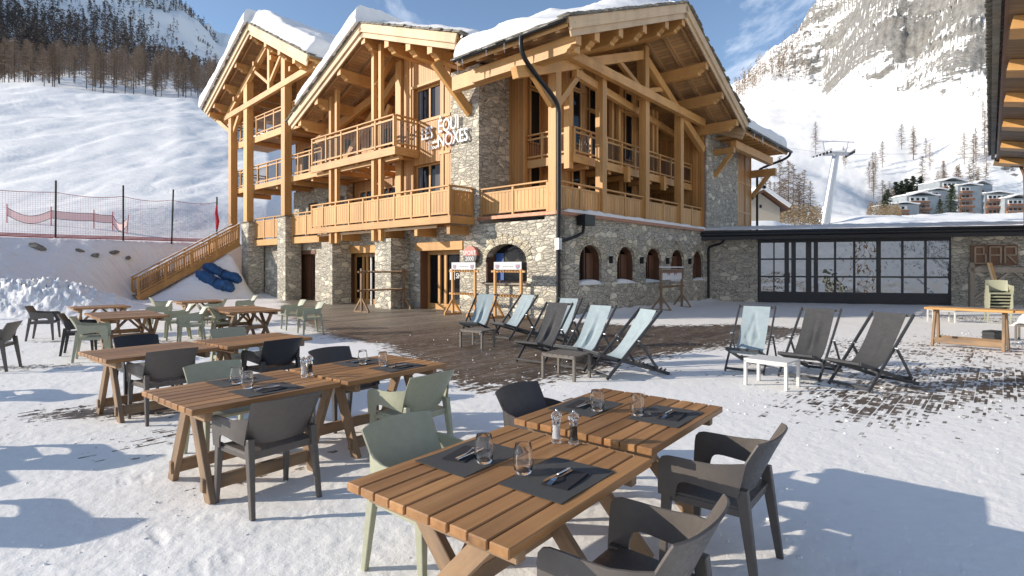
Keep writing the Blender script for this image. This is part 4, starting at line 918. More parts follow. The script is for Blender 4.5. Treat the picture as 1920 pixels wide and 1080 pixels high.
# ------------------------------------------------------------------ stairs, fence, bags on the bank
ST=thing('outdoor_stairs','long honey timber outdoor stairs with boarded balustrades climbing the snow bank','stairs',(CORNER.x,CORNER.y,0),TH)
n=20; S0=(-6.3,.12); S1=(-1.0,3.3)
for i in range(n):
    u=S0[0]+(S1[0]-S0[0])*(i+.5)/n; z=S0[1]+(S1[1]-S0[1])*(i+1)/n
    MB().bx(u-.15,u+.15,23.4,24.45,z-.05,z,.005).build('tread',M['trestle'],ST)
for v,nm in ((23.35,'near'),(24.5,'back')):
    P=lambda t,o:(S0[0]+(S1[0]-S0[0])*t,v,S0[1]+(S1[1]-S0[1])*t+o)
    MB().beam(P(0,-.05),P(1,-.05),.07,.34).build('stringer',M['honey'],ST)
    MB().beam(P(0,1.12),P(1,1.12),.12,.07).build('handrail',M['honey'],ST)
    r=MB(); r.beam(P(0,.92),P(1,.92),.06,.09); r.build('upper_rail',M['honey'],ST); MB().beam(P(0,.24),P(1,.24),.06,.09).build('lower_rail',M['honey'],ST)
    for t in (0.01,.25,.5,.75,.99): MB().beam(P(t,-.1),P(t,1.1),.10,.10,up=(1,0,0)).build('post',M['honey'],ST)
    b=MB()
    for k in range(44):
        t=(k+.5)/44; b.beam(P(t,.26),P(t,.9),.03,.10,up=(0,1,0))
    b.build('board_panel',M['panel'],ST)
    G=[[(P(k/30,1.155)[0],v-.06+.12*j/4,P(k/30,1.155)[2]+(.03+.02*math.sin(k*1.7))*math.sin(PI*j/4)) for j in range(5)] for k in range(31)]
    MB().shell(np.array(G),.006).build('handrail_snow',M['snow'],ST)
FN=thing('safety_net_fence','tall red ski slope safety net strung between dark poles on the bank','fence',(0,0,0))
FPTS=[(-37.5,15.0),(-31.0,22.0),(-25.82,27.7),(-24.5,30.0),(-22.7,31.9),(-21.0,33.4),(-18.75,34.9)]
def fz(x,y): return max(ground_z(x,y),3.0)
FPTS=[(-40.5,6.5),(-33.9,15.8),(-27.9,26.4),(-25.1,30.2),(-22.65,32.0),(-20.9,33.7),(-18.75,34.9)]
netm=plain('net_red',(.45,.09,.09),.6); netd=plain('net_pink',(.46,.20,.25),.7)
tops=[]
for i,(x,y) in enumerate(FPTS):
    z=3.35; h=3.2 if i<6 else 2.9; lean=(-.08,.05,-.03,.02,.0,.12,.0)[i]
    MB().tube([(x,y,z-.6),(x+lean,y,z+h)],.05,8).build('pole',M['black'],FN); tops.append((x,y,z,lean))
for i in range(len(FPTS)-1):
    (x0,y0,z0,l0),(x1,y1,z1,l1)=tops[i],tops[i+1]; B=MB(); R=MB()
    L=math.hypot(x1-x0,y1-y0); nv=int(L/.11); H=2.55; nh=22
    def P(t,k): 
        sag=.16*math.sin(PI*t); a=k/nh; z=(z0+(z1-z0)*t)*1.0+(H-sag)*a+(.05 if a==0 else 0)
        return Vector((x0+(x1-x0)*t+.1*math.sin(PI*t),y0+(y1-y0)*t,z))
    if i==5: P_=P; 
    for k in range(nh+1):
        for q in range(6): 
            (R if k in (0,nh) else B).beam(P(q/6,k),P((q+1)/6,k),.016 if k in (0,nh) else .006,.03 if k in (0,nh) else .006)
    for q in range(nv+1): B.beam(P(q/nv,0),P(q/nv,nh),.006,.006,up=(1,0,0))
    B.build('net',netd,FN); R.build('net_rope',netm,FN)
    G=[[tuple(P(q/12,0)+Vector((0,-.03,.42*j/4+.03*math.sin(q*2.1+j)))) for j in range(5)] for q in range(13)]
    Bf=MB()
    for k in range(4):
        for q in range(10): Bf.beam(P(q/10,k*.6)+Vector((0,-.03,0)),P((q+1)/10,k*.6)+Vector((0,-.03,0)),.012,.05)
    Bf.build('net_foot_band',netm,FN)
MB().tube([(-18.7,34.8,4.2),(-18.66,34.8,4.7),(-18.74,34.8,5.2),(-18.7,34.8,5.7)],[.07,.12,.10,.05],8).build('rolled_net',plain('net_roll_red',(.5,.02,.04),.7),FN)
# low pink banner net behind
BN=thing('banner_net','low sagging pink banner net with dark edges standing in the snow behind the tall net','banner',(0,0,0))
bp=[(-33.1,36.0),(-30.2,36.0),(-27.7,36.4),(-26.6,36.6),(-25.4,36.2)]
pk=plain('banner_pink',(.80,.56,.53),.7); top=[]
for i,(x,y) in enumerate(bp):
    z=ground_z(x,y); MB().tube([(x,y,z-.2),(x+(.12 if i==4 else 0),y,z+1.25)],.03,6).build('stake',netm,BN)
    top.append((x,y,z+1.0))
for i in range(4):
    G=[]; sg=(.45,.05,.05,.45)[i]
    for k in range(13):
        t=k/12; s=sg*math.sin(PI*t); x,y,z=[top[i][c]+(top[i+1][c]-top[i][c])*t for c in range(3)]; hh=.5
        G.append([(x,y,z-s-hh*j/4+ (0)) for j in range(5)])
    MB().shell(np.array(G),.01).build('banner',pk,BN)
    for j in (0,4): MB().tube([g[j] for g in G],.018,6).build('banner_hem',M['black'],BN)
# snow bags
blue=plain('bag_blue',(.012,.075,.21),.55,var=.35,nscale=5,bump=.3)
def gz_uv(u,v): x,y=wxy(u,v); return ground_z(x,y)
for i,(a,b_,lab) in enumerate((((-3.1,23.05),(-1.75,21.35),'long blue rolled mattress lying uppermost on the bank beside the stairs'),((-3.6,22.6),(-2.3,20.95),'long blue rolled mattress lying lower on the bank beside the stairs'))):
    a=(*a,gz_uv(*a)+.16); b_=(*b_,max(.0,gz_uv(*b_))+.2)
    BG=thing('rolled_mat',lab,'crash mat',(CORNER.x,CORNER.y,0),TH,'blue rolled mats on the snow bank')
    a=Vector(a);b=Vector(b_); n=26; pts=[];rs=[]
    for k in range(n+1):
        t=k/n; pts.append(a+(b-a)*t+Vector((.03*math.sin(t*17),.03*math.cos(t*13),.05*math.sin(t*9)))); rs.append((.33+.015*math.sin(t*41+i)+.01*math.sin(t*77))*min(1,.55+3*t,.55+3*(1-t)))
    MB().tube(pts,rs,16).build('mat_roll',blue,BG)
    for t in (.25,.55,.8):
        p=a+(b-a)*t; d=(b-a).normalized(); MB().tube([p-d*.03,p+d*.03],.338,16,cap=False).build('strap',M['black'],BG)
# rocks showing through the bank
def slope_point(px,py):
    "where the bank shows that far up: march outwards until the surface is reached"
    d=18.0
    while d<34 and ground_z((px-960)/1030*d,d)<1.75+(502-py)/1030*d: d+=.1
    return ((px-960)/1030*d,d)
for i,(x,y) in enumerate([slope_point(*q) for q in ((70,467),(150,474),(178,483),(213,476),(240,487))]):
    bm=bmesh.new(); bmesh.ops.create_icosphere(bm,subdivisions=2,radius=(.30,.16,.22,.20,.16)[i])
    for v in bm.verts: v.co=Vector((v.co.x*1.5,v.co.y*.8,v.co.z*.6))*(1+.35*(random.random()-.5))
    me=bpy.data.meshes.new('rock'); bm.to_mesh(me); bm.free(); me.materials.append(M['slate']); o=bpy.data.objects.new('rock',me); COL.objects.link(o)
    o.location=(x,y,ground_z(x,y)+.05); o.rotation_euler=(0,.3,i*1.3)
    tag(o,'small dark rock poking out of the snow bank below the net','rock','rocks in the snow bank')
# ------------------------------------------------------------------ ski racks
def ski_rack(label,p0,p1,H,mat,rails,banner=None,group='ski racks along the chalet'):
    p0=Vector((*p0,0)); p1=Vector((*p1,0)); d=(p1-p0); L=d.length; d.normalize(); n=Vector((-d.y,d.x,0)); c=(p0+p1)/2
    t=thing('ski_rack',label,'ski rack',c,math.atan2(d.y,d.x),group)
    for s in (-1,1):
        x=s*L/2; MB().bx(x-.045,x+.045,-.045,.045,0,H,.006).build('post',M[mat],t)
        f=MB(); f.beam((x,-.42,.03),(x,.42,.03),.07,.06); f.build('foot',M[mat],t)
        for q in (-1,1): MB().beam((x,q*.40,.05),(x,q*.03,.55),.06,.06,up=(1,0,0)).build('foot_brace',M[mat],t)
    for z in rails:
        MB().beam((-L/2-.18,.0,z),(L/2+.18,.0,z),.06,.07,ch=.006).build('rail',M[mat],t)
        g=MB(); k=int(L/.13)
        for i in range(1,k): 
            x=-L/2+L*i/k; g.beam((x,-.16,z+.03),(x,.16,z+.03),.025,.03,up=(0,0,1))
        g.build('peg_row',M[mat],t)
    if banner=='crest':
        b=MB().bx(-L/2-.04,L/2+.04,-.03,-.015,H-.02,H+.25,.004).build('banner',plain('banner_cloth',(.60,.60,.60),.7),t)
        for x in (-L/2+.13,L/2-.13):
            B=MB(); B.prism([(x-.09,H+.16),(x-.09,H+.08),(x-.06,H+.03),(x,H+.0),(x+.06,H+.03),(x+.09,H+.08),(x+.09,H+.16)],FV,-.037,-.031); B.build('crest',plain('crest_grey',(.25,.27,.33),.6),b)
            MB().bx(x-.07,x+.07,-.042,-.0375,H+.08,H+.12).build('crest_bar',plain('crest_red',(.5,.2,.22),.6),b)
        B=MB(); 
        for i in range(9): B.beam((-.2+.05*i,-.034,H+.08+.03*(i%2)),(-.15+.05*i,-.034,H+.11-.03*(i%2)),.004,.02,up=(0,1,0))
        B.build('script_mark',plain('script_grey',(.42,.4,.47),.6),b)
    if banner=='scallop':
        pts=[(-L/2+.05,H-.07),(-L/2+.05,H-.5),(L/2-.05,H-.5),(L/2-.05,H-.07)]; b=MB(); b.prism(pts,FV,-.012,.012); b=b.build('banner',M['white'],t)
        B=MB(); k=12
        for i in range(k):
            x0=-L/2+.06+(L-.12)*i/k; x1=-L/2+.06+(L-.12)*(i+1)/k; dd=.16+.10*(i in(3,4,7,8)); B.prism([(x0,H-.08),(x0,H-.2),((x0+x1)/2,H-.08-dd),(x1,H-.2),(x1,H-.08)],FV,-.018,-.013)
        B.build('banner_pattern',plain('banner_brown',(.27,.15,.13),.7),b)
        MB().bx(-L/2-.1,L/2+.1,-.05,.05,H,H+.05,.01).build('rack_snow',M['snow'],t)
    return t
def UVp(u,v): x,y=wxy(u,v); return (x,y)
ski_rack('brown weathered ski rack with two rails standing before the stone pillars',(-5.9,21.55),(-4.62,23.45),1.72,'trestle',(.85,1.58))
ski_rack('light timber ski rack with white crest banner beside the shop door',UVp(-.95,4.15),UVp(-.95,2.95),1.70,'honey',(.78,1.62),'crest')
ski_rack('light timber ski rack with white crest banner under the arched shop window',UVp(-.95,1.95),UVp(-.95,.75),1.70,'honey',(.78,1.62),'crest')
ski_rack('weathered ski rack with scalloped banner before the row of small arches',(6.05,22.3),(7.45,24.1),1.75,'trestle',(.95,1.62),'scallop')
# ------------------------------------------------------------------ lift, far houses
LP=thing('lift_pylon','grey steel chairlift pylon leaning on the slope above the bar roof','lift pylon',(0,0,0))
bx_,by_=(1546-960)/1030*130,130.0
zb=1.75+(502-420)/1030*130; zt=1.75+(502-292)/1030*130; tx=(1567-960)/1030*130
MB().tube([(bx_-.3,by_,zb-2),(tx,by_,zt)],[1.15,.75],16).build('mast',M['galv'],LP)
MB().tube([(bx_-1.2,by_+.5,zb-2),(bx_-.1,by_,zb+4)],[.7,.4],10).build('buttress',M['galv'],LP)
h=MB(); h.beam((tx-3.0,by_,zt+.3),(tx+3.2,by_,zt+.5),.5,.7); h.build('crossarm',M['galv'],LP)
for s in (-1,1):
    x=tx+s*2.7; q=MB(); q.beam((x,by_-3,zt+.9-s*.1),(x+s*1.5,by_+3,zt+.4),.25,.4); q.build('sheave_beam',M['galv'],LP)
    for k in range(6): 
        y=by_-2.6+k*1.0; MB().tube([(x-.12+s*.25*k,y,zt+.35),(x+.12+s*.25*k,y,zt+.35)],.32,10).build('sheave',M['black'],LP)
MB().beam((tx-2.6,by_,zt+.6),(tx-3.0,by_,zt+3.4),.14,.14).build('gantry_leg',M['galv'],LP); MB().beam((tx+2.4,by_,zt+.6),(tx+3.0,by_,zt+3.4),.14,.14).build('gantry_leg',M['galv'],LP)
MB().beam((tx-4.6,by_,zt+3.5),(tx+4.4,by_,zt+3.2),.18,.18).build('gantry_rail',M['galv'],LP)
MB().bx(tx-1.6,tx+2.0,by_-.5,by_+.5,zt+.8,zt+1.15,.1).build('platform_snow',M['snow'],LP)
for k,(a,b) in enumerate((((tx-2.9,by_,zt+.6),(-60,190,70)),((tx+3.2,by_,zt+.3),(190,118,30)))):
    c=MB().tube([a,((a[0]+b[0])/2,(a[1]+b[1])/2,(a[2]+b[2])/2-1.5),b],.035,6).build('lift_cable',M['galv']); tag(c,('thin lift cable running left from the pylon' if k==0 else 'thin lift cable running right from the pylon to the edge of view'),'cable','lift cables')
# the far apartment block, stepped, each step with its own front
AP=thing('apartment_block','large stepped grey apartment block with orange balconies and snowy wave roofs','building',(0,0,0))
grey=plain('metal_cladding',(.31,.345,.365),.55,var=.2,nscale=.6); orange=plain('orange_balcony',(.28,.135,.08),.7,var=.3,nscale=1); wht=plain('white_render',(.7,.68,.64),.7)
Dp=215.0
def ax(px,d=Dp): return (px-960)/1030*d
def az(py,d=Dp): return 1.75+(502-py)/1030*d
steps=[(1672,1708,383,0),(1700,1746,367,4),(1740,1766,357,7),(1762,1800,340,10),(1796,1826,348,4),(1822,1846,346,8),(1846,1886,363,3),(1884,1925,372,0)]
for i,(p0,p1,yt,dy) in enumerate(steps):
    d=Dp+dy; x0,x1=ax(p0,d),ax(p1,d); zt=az(yt,d)
    w=MB(); w.bx(x0,x1+3.2,d,d+12,16,zt); w=w.build('wall_block',grey,AP)
    m=(x0+x1)/2; G=[]
    for k in range(17):
        t=k/16; x=x0-.2+(x1-x0+3.4)*t; wave=1.3*math.sin(PI*min(1,t*1.05))**2*(1 if i%2 else .5); G.append([(x,d-.7,zt+wave+.0),(x,d-.6,zt+wave+.35),(x,d+12,zt+wave+.4)])
    MB().shell(np.array(G),.35).build('roof_snow',M['snow'],w)
    fl=0; z=zt-2.9
    while z>20.5 and fl<7:
        e_=0 if fl<1 else .8; o=MB().bx(x0+1.2-e_,x1-1.6+e_,d-.25,d+.05,z,z+2.3); o.build('loggia',wht if fl<1 else orange,w)
        nb=max(1,int((x1-x0)/2.6))
        for q in range(nb):
            a=x0+1.5+(x1-x0-3.2)*q/nb; MB().bx(a,a+1.1,d-.3,d-.2,z+.3,z+2.0).build('window',M['glass'],w)
        MB().bx(x0+.9-e_,x1-1.3+e_,d-1.2,d-.25,z-.15,z+.75).build('balcony',orange,w)
        MB().bx(x0+.85,x1-1.25,d-1.25,d-.3,z+.76,z+.84).build('balcony_snow',M['snow'],w)
        z-=2.9; fl+=1
# the small cottage behind
CT=thing('cottage','small cream cottage with snowy pitched roof behind the chalet','house',(0,0,0))
d=62.0; X0=ax(1405,d); X1=ax(1466,d); xm=ax(1425,d); zt=az(357,d); zl=az(398,d); ze=az(392,d)
fy=lambda s,z,dd:(s,d+dd,z)
MB().prism([(X0,1),(ax(1462,d),1),(ax(1462,d),ze+.2),(xm,zt-.3),(X0,zt-1.4)],fy,0,7).build('wall',plain('cream_render',(.50,.44,.35),.8),CT)
r=MB(); r.beam((xm,d+3,zt),(ax(1474,d),d+3,ze-.1),8,.25,up=(0,0,1)); r=r.build('roof',M['brown'],CT)
MB().beam((xm-.3,d+2.9,zt+.35),(ax(1473,d),d+2.9,ze+.22),8.2,.38).build('roof_snow',M['snow'],r); MB().beam((xm+.2,d+3,zt-.05),(X0-1,d+3,zt-1.2),8,.25).build('roof_slope',M['brown'],r); MB().beam((xm+.1,d+2.9,zt+.3),(X0-1,d+2.9,zt-.9),8.2,.38).build('roof_snow',M['snow'],r)
MB().bx(ax(1424,d),ax(1428,d),d-.05,d,az(390,d),az(384,d)).build('window',M['glass'],CT)
# ------------------------------------------------------------------ armchairs
CHM={'taupe':plain('chair_taupe',(.105,.092,.082),.42,var=.1,nscale=20),'green':plain('chair_sage',(.36,.365,.26),.42,var=.08,nscale=20),'black':plain('chair_anthracite',(.022,.023,.026),.42,var=.1,nscale=20),'grey':plain('chair_brown_grey',(.06,.052,.05),.42,var=.1,nscale=20)}
def make_chair(col,label):
    m=CHM[col]; t=thing('armchair',label,'chair')
    # seat: dished, with a rolled front
    G=[]
    for i in range(13):
        y=-.235+.46*i/12; row=[]
        for j in range(11):
            s=-1+2*j/10; w=.245+.02*(i/12); z=.455-.014*(1-s*s)*math.sin(PI*min(1,i/11))-.03*max(0,(i-9)/3)**2
            row.append((s*w,y,z))
        G.append(row)
    MB().shell(np.array(G),.018).build('seat',m,t)
    sk=MB()
    for s in (-1,1): sk.beam((s*.235,-.22,.43),(s*.255,.19,.43),.03,.045,ch=.006)
    sk.beam((-.235,-.215,.43),(.235,-.215,.43),.03,.045,ch=.006); sk.beam((-.25,.195,.425),(.25,.195,.425),.03,.04,ch=.006); sk.build('seat_frame',m,t)
    # backrest: leaning, curved round the sitter
    G=[]
    for i in range(11):
        a=i/10; z=.50+.335*a; y0=-.215-.135*a-.02*a*a; row=[]
        for j in range(17):
            s=-1+2*j/16; w=.245+.022*a; row.append((s*w,y0+.062*s*s*(1-.25*a)+.02*abs(s)**6,z-.012*s*s*a))
        G.append(row)
    MB().shell(np.array(G),.0105).build('backrest',m,t)
    # arms: flat bands that leave the backrest and turn down at the front
    def arm(sx):
        outer=[(-.24,.705),(-.17,.695),(-.08,.68),(.02,.676),(.12,.676),(.18,.674),(.213,.664),(.232,.64),(.238,.60),(.24,.52),(.242,.44)]
        inner=[(-.20,.515),(-.15,.528),(-.08,.537),(0,.543),(.05,.546),(.08,.545),(.105,.538),(.122,.522),(.130,.50),(.135,.475),(.138,.44)]
        G=[]
        for (y0,z0),(y1,z1) in zip(outer,inner):
            row=[]
            for k in range(6):
                y=y0+(y1-y0)*k/5; z=z0+(z1-z0)*k/5; q=max(0,min(1,(y+.24)/.16)); x=.252+.043*(1-(1-q)**2)-.012*max(0,(.6-z))/.15
                row.append((sx*x,y,z))
            G.append(row)
        MB().shell(np.array(G),.012).build('armrest',m,t)
    arm(-1); arm(1)
    for s in (-1,1):
        def leg(a,b,w0,w1):
            a=Vector(a);b=Vector(b); B=MB(); vs=[]
            for p,w in ((a,w0),(b,w1)):
                for dx,dy in ((-1,-1),(1,-1),(1,1),(-1,1)): vs.append(p+Vector((dx*w*.42,dy*w*.55,0)))
            B.add(vs,[(0,1,2,3),(7,6,5,4),(0,4,5,1),(1,5,6,2),(2,6,7,3),(3,7,4,0)]); o=B.build('leg',m,t)
            b_=o.modifiers.new('b','BEVEL'); b_.width=.006; b_.segments=2
        leg((s*.262,.195,.46),(s*.272,.222,0),.054,.034); leg((s*.238,-.215,.56),(s*.255,-.295,0),.058,.036)
    return proto(t)
AX=rad(51.3); Ad=Vector((math.cos(AX),math.sin(AX),0)); Nd=Vector((Ad.y,-Ad.x,0))
CP={}
def chair(col,x,y,face,label,group=None):
    "face = direction the sitter looks (degrees from +X)"
    rz=rad(face)-PI/2
    if col not in CP:
        CP[col]=make_chair(col,label); r=CP[col][0]; r.location=(x,y,-.004); r.rotation_euler=(0,0,rz)
        if group: r['group']=group
        return r
    return dup(CP[col],(x,y,-.004),rz,label,group)
fN=math.degrees(AX)-90; fA=math.degrees(AX)
T='the terrace armchairs'
chair('taupe',.47,2.24,fN+180,'taupe armchair nearest the camera, cut off by the bottom edge',T)
chair('taupe',1.22,3.28,fN+180,'taupe armchair right of the near set table, facing the salt and pepper mills',T)
chair('green',-.46,3.17,fN,'sage green armchair tucked under the left side of the nearest table',T)
chair('grey',.28,4.11,fN,'dark brown armchair tucked under the far left side of the near table',T)
chair('taupe',-1.85,4.15,fN+180,'large taupe armchair in front of the middle table, back to the camera',T)
chair('green',-.93,5.03,fN+180,'sage green armchair, back to the camera, right end of the middle table',T)
chair('green',-2.67,5.15,fN,'sage green armchair behind the left half of the middle set table',T)
chair('grey',-1.86,6.12,fN,'brown grey armchair behind the right half of the middle table near the mills',T)
chair('taupe',-4.08,6.42,fN+180,'taupe armchair at the near side of the third table with nothing on it',T)
chair('black',-3.20,7.33,fN+180,'black armchair at the right end of the bare third table, back to the camera',T)
chair('black',-4.89,7.30,fN,'black armchair behind the left half of the bare third table',T)
chair('green',-4.11,8.20,fN,'sage green armchair behind the right half of the bare third table',T)
chair('taupe',-11.35,13.35,fA-25,'lone taupe armchair at the far left against the snow heap, facing right',T)
chair('black',-8.75,11.15,fA-20,'anthracite armchair half hidden behind a green one at a double table',T)
chair('green',-7.95,10.45,fA-20,'sage green armchair at the left front of the first double table',T)
chair('green',-8.25,13.5,fA+165,'sage green armchair behind the first double table, left one of two',T)
chair('green',-7.45,12.7,fA+165,'sage green armchair right of the first double table, right one of two',T)
chair('green',-7.75,14.2,fA-18,'sage green armchair with its lit back, left of the second double table',T)
chair('green',-6.98,13.35,fA-18,'sage green armchair at the left front corner of the second double table',T)
chair('green',-5.35,14.5,fA+165,'sage green armchair right of the second double table beside the bare deck',T)
chair('green',-6.25,15.6,fA+165,'pale green armchair almost hidden behind the second double table on its right',T)
chair('green',-9.75,15.1,fA+168,'sage green armchair right of the single table by the snow heap',T)
chair('green',-11.0,17.3,fA-15,'sage green armchair at the left of the single table below the blue mats',T)
chair('green',-8.7,17.9,fA+165,'sage green armchair at the right of the single table below the blue mats',T)
chair('green',-9.0,16.6,fA+150,'pale armchair seen between the legs of the tables below the blue mats',T)
chair('taupe',-8.85,9.35,fA+150,'taupe armchair cut by the left edge of view, its back to the right',T)
# off to the left, outside the view: the rest of that row, whose shadows fall into it
chair('green',-5.9,4.9,fN+180,'sage green armchair out on the left beyond the view',T); chair('taupe',-5.2,3.6,fN+180,'taupe armchair out on the left beyond the view',T); chair('taupe',-8.3,7.3,fN+180,'taupe armchair left of the third table beyond the view',T)
# ------------------------------------------------------------------ tables
def make_table(kind,label,nb=9,L=1.19,Wd=.98,H=.75,seed=1):
    random.seed(seed); t=thing('plank_table',label,'table'); k='wide'
    ws=[1.0]*nb; ws[nb//2]=1.45 if nb==9 else 1.0; g=.009; tot=sum(ws); u=(Wd-g*(nb-1))/tot; y=-Wd/2; B=MB()
    top=thing  # boards are one part: the slatted top
    for w in ws:
        B.obox((random.uniform(-.003,.003),y+w*u/2,H-.021),((1,0,0),(0,1,0),(0,0,1)),L/2,w*u/2,.021,.005); y+=w*u+g
    B.build('tabletop',M['table'],t)
    for x in (-.47,.47): MB().bx(x-.028,x+.028,-Wd/2+.04,Wd/2-.04,H-.115,H-.043,.005).build('cross_batten',M['trestle'],t)
    for s in (-1,1):
        x=s*.47+(-s)*.052
        if kind=='x':
            for q,o in ((-1,0),(1,.046)):
                MB().beam((x-s*o,q*.30,H-.05),(x-s*o,-q*.36,0),.044,.095,up=(0,1,0),ch=.004).build('leg',M['trestle'],t)
        else:
            for q in (-1,1): MB().beam((x,q*.045,H-.05),(x,q*.36,0),.046,.10,up=(0,1,0),ch=.004).build('leg',M['trestle'],t)
            MB().bx(x-.04,x+.04,-.14,.14,H-.14,H-.044,.004).build('leg_head',M['trestle'],t)
    if kind=='x':
        MB().beam((-.42,0,.33),(.42,0,.33),.045,.09,ch=.004).build('stretcher',M['trestle'],t)
        MB().beam((.40,.0,.32),(.05,.0,H-.05),.045,.07,up=(0,1,0),ch=.004).build('brace',M['trestle'],t); MB().beam((-.40,.0,.32),(-.05,.0,H-.05),.045,.07,up=(0,1,0),ch=.004).build('brace',M['trestle'],t)
    else:
        for q in (-1,1): MB().beam((-.46,q*.30,.13),(.46,q*.30,.13),.045,.10,ch=.004).build('stretcher',M['trestle'],t)
    random.seed(seed+5); return proto(t)
TG='plank tables on the terrace'
tx=make_table('x','nearest plank table with nine oiled boards and crossed legs, set for two',seed=3)
def put(pr,x,y,deg,label=None,first=False):
    if first: r=pr[0]; r.location=(x,y,0); r.rotation_euler=(0,0,rad(deg)); r['group']=TG; return r
    return dup(pr,(x,y,0),rad(deg),label,TG)
put(tx,-.02,2.72,51.3,first=True)
tx2=make_table('x','plank table set for two that continues the nearest table towards the deckchairs',seed=14); put(tx2,.765,3.80,51.3,first=True)
ta=make_table('a','left half of the middle set table, on splayed trestle legs',8,1.2,.98,seed=6); put(ta,-2.25,4.62,51.3,first=True)
ta2=make_table('a','right half of the middle set table, standing next to the dark deck',8,1.2,.98,seed=9); put(ta2,-1.44,5.58,51.3,first=True)
put(ta,-4.42,6.72,52.5,'left half of the long bare third table with splayed legs'); put(ta2,-3.62,7.72,52.5,'right half of the long bare third table, in front of the green chair')
for (x,y,l) in ((-7.98,11.5,'near half of the first double table left of the third table'),(-8.72,12.25,'far half of the first double table left of the third table'),(-6.25,13.05,'near half of the second double table by the bare deck'),(-6.98,13.8,'far half of the second double table by the bare deck'),(-10.7,14.25,'single plank table by the snow heap at the far left'),(-9.45,16.6,'single plank table in front of the blue mats')):
    put(tx if (x*7)%2>1 else tx2,x,y,46.0,l)
put(ta,-6.8,4.1,52,'plank table out on the left beyond the view'); 
# ------------------------------------------------------------------ table settings
glass=NT('drinking_glass'); glass.set(Base_Color=(1,1,1),Roughness=.0,Transmission_Weight=1.0,IOR=1.46); glass=glass.m
acry=NT('clear_acrylic'); acry.set(Base_Color=(.95,.96,.97),Roughness=.05,Transmission_Weight=1.0,IOR=1.45); acry=acry.m
mat_m=plain('placemat_slate',(.058,.057,.055),.75,var=.15,nscale=120,bump=.2); nap=plain('napkin_black',(.016,.016,.02),.8,var=.15,nscale=200)
pepper=plain('pepper_corns',(.05,.035,.025),.8,var=.7,nscale=260); saltm=plain('salt_white',(.8,.8,.8),.6)
def make_glass(label):
    pr=[(0,.0),(.028,.0),(.033,.004),(.040,.022),(.0435,.042),(.0425,.060),(.038,.088),(.0345,.108),(.0335,.112),(.0325,.108),(.036,.088),(.0405,.060),(.0415,.042),(.038,.024),(.030,.012),(0,.010)]
    t=thing('drinking_glass',label,'glass'); MB().lathe([(max(r*1.15,.0003),z*1.28) for r,z in pr],40).build('glass_body',glass,t); return proto(t)
def make_mat(label):
    t=thing('placemat',label,'placemat'); G=[[(-.235+.47*i/12,-.175+.35*j/8,.0025+.0025*math.sin(i*.6)*math.sin(j*.5+1)) for j in range(9)] for i in range(13)]
    MB().shell(np.array(G),.0022).build('mat_sheet',mat_m,t); return proto(t)
def make_nap(label):
    t=thing('napkin',label,'napkin'); B=MB()
    for k in range(3): B.bx(-.115+.002*k,.115-.001*k,-.068+.002*k,.068,.0+.0022*k,.0018+.0022*k)
    B.build('folded_cloth',nap,t); return proto(t)
def make_fork(label):
    t=thing('fork',label,'fork'); cz=lambda x:.004+.010*math.exp(-((x-.055)/.03)**2)
    h=[(-.10,.0085),(-.085,.009),(-.05,.006),(0,.004),(.04,.004),(.055,.008),(.065,.012),(.08,.0125)]
    G=[[(x,-w,cz(x)),(x,0,cz(x)+.001),(x,w,cz(x))] for x,w in h]; MB().shell(np.array(G),.002).build('handle',M['steel'],t)
    for k in range(4):
        y=-.0105+.007*k; MB().beam((.079,y,cz(.079)),(.115,y*.95,cz(.115)-.003),.0035,.002).build('tine',M['steel'],t)
    return proto(t)
def make_knife(label):
    t=thing('knife',label,'knife'); MB().tube([(-.11,0,.006),(-.10,0,.006),(-.03,0,.006),(-.005,0,.006)],[.003,.0065,.0055,.0045],10).build('handle',M['steel'],t)
    G=[[(x,-.002-w,.006),(x,.008,.006)] for x,w in ((-.006,.004),(.03,.008),(.07,.009),(.1,.005),(.115,-.006))]; MB().shell(np.array(G),.0016).build('blade',M['steel'],t); return proto(t)
def make_mill(fill,label):
    t=thing('spice_mill',label,'mill')
    MB().lathe([(.0003,0),(.026,0),(.0285,.004),(.0285,.022),(.025,.03),(.0225,.05),(.0215,.07),(.022,.10),(.025,.118),(.026,.124),(.021,.13),(.0003,.13)],28).build('body',acry,t)
    MB().lathe([(.0003,.024),(.021,.024),(.019,.05),(.018,.07),(.0185,.102),(.0003,.102)],22).build('filling',pepper if fill=='p' else saltm,t)
    B=MB(); pr=[(.0003,.131),(.02,.131),(.028,.142),(.030,.152),(.027,.166),(.018,.176),(.008,.179),(.0003,.179)]; vs=[]
    n=20
    for r,z in pr:
        for k in range(n): q=r*(1+(.07 if k%2 else -.05)); vs.append((q*math.cos(2*PI*k/n),q*math.sin(2*PI*k/n),z))
    fs=[(i*n+k,i*n+(k+1)%n,(i+1)*n+(k+1)%n,(i+1)*n+k) for i in range(len(pr)-1) for k in range(n)]; B.add(vs,fs,None,None,False); B.build('head',acry,t)
    MB().lathe([(.0003,.178),(.006,.178),(.0075,.185),(.004,.192),(.0003,.194)],16).build('knob',M['steel'],t); MB().lathe([(.0003,.02),(.003,.02),(.003,.178),(.0003,.178)],10).build('spindle',M['steel'],t); return proto(t)
PR={}
def setp(kind,mk,x,y,z,rz,label,group,*a):
    if kind not in PR: PR[kind]=mk(*a,label); r=PR[kind][0]; r.location=(x,y,z); r.rotation_euler=(0,0,rz); r['group']=group; return r
    return dup(PR[kind],(x,y,z),rz,label,group)
ZT=.751
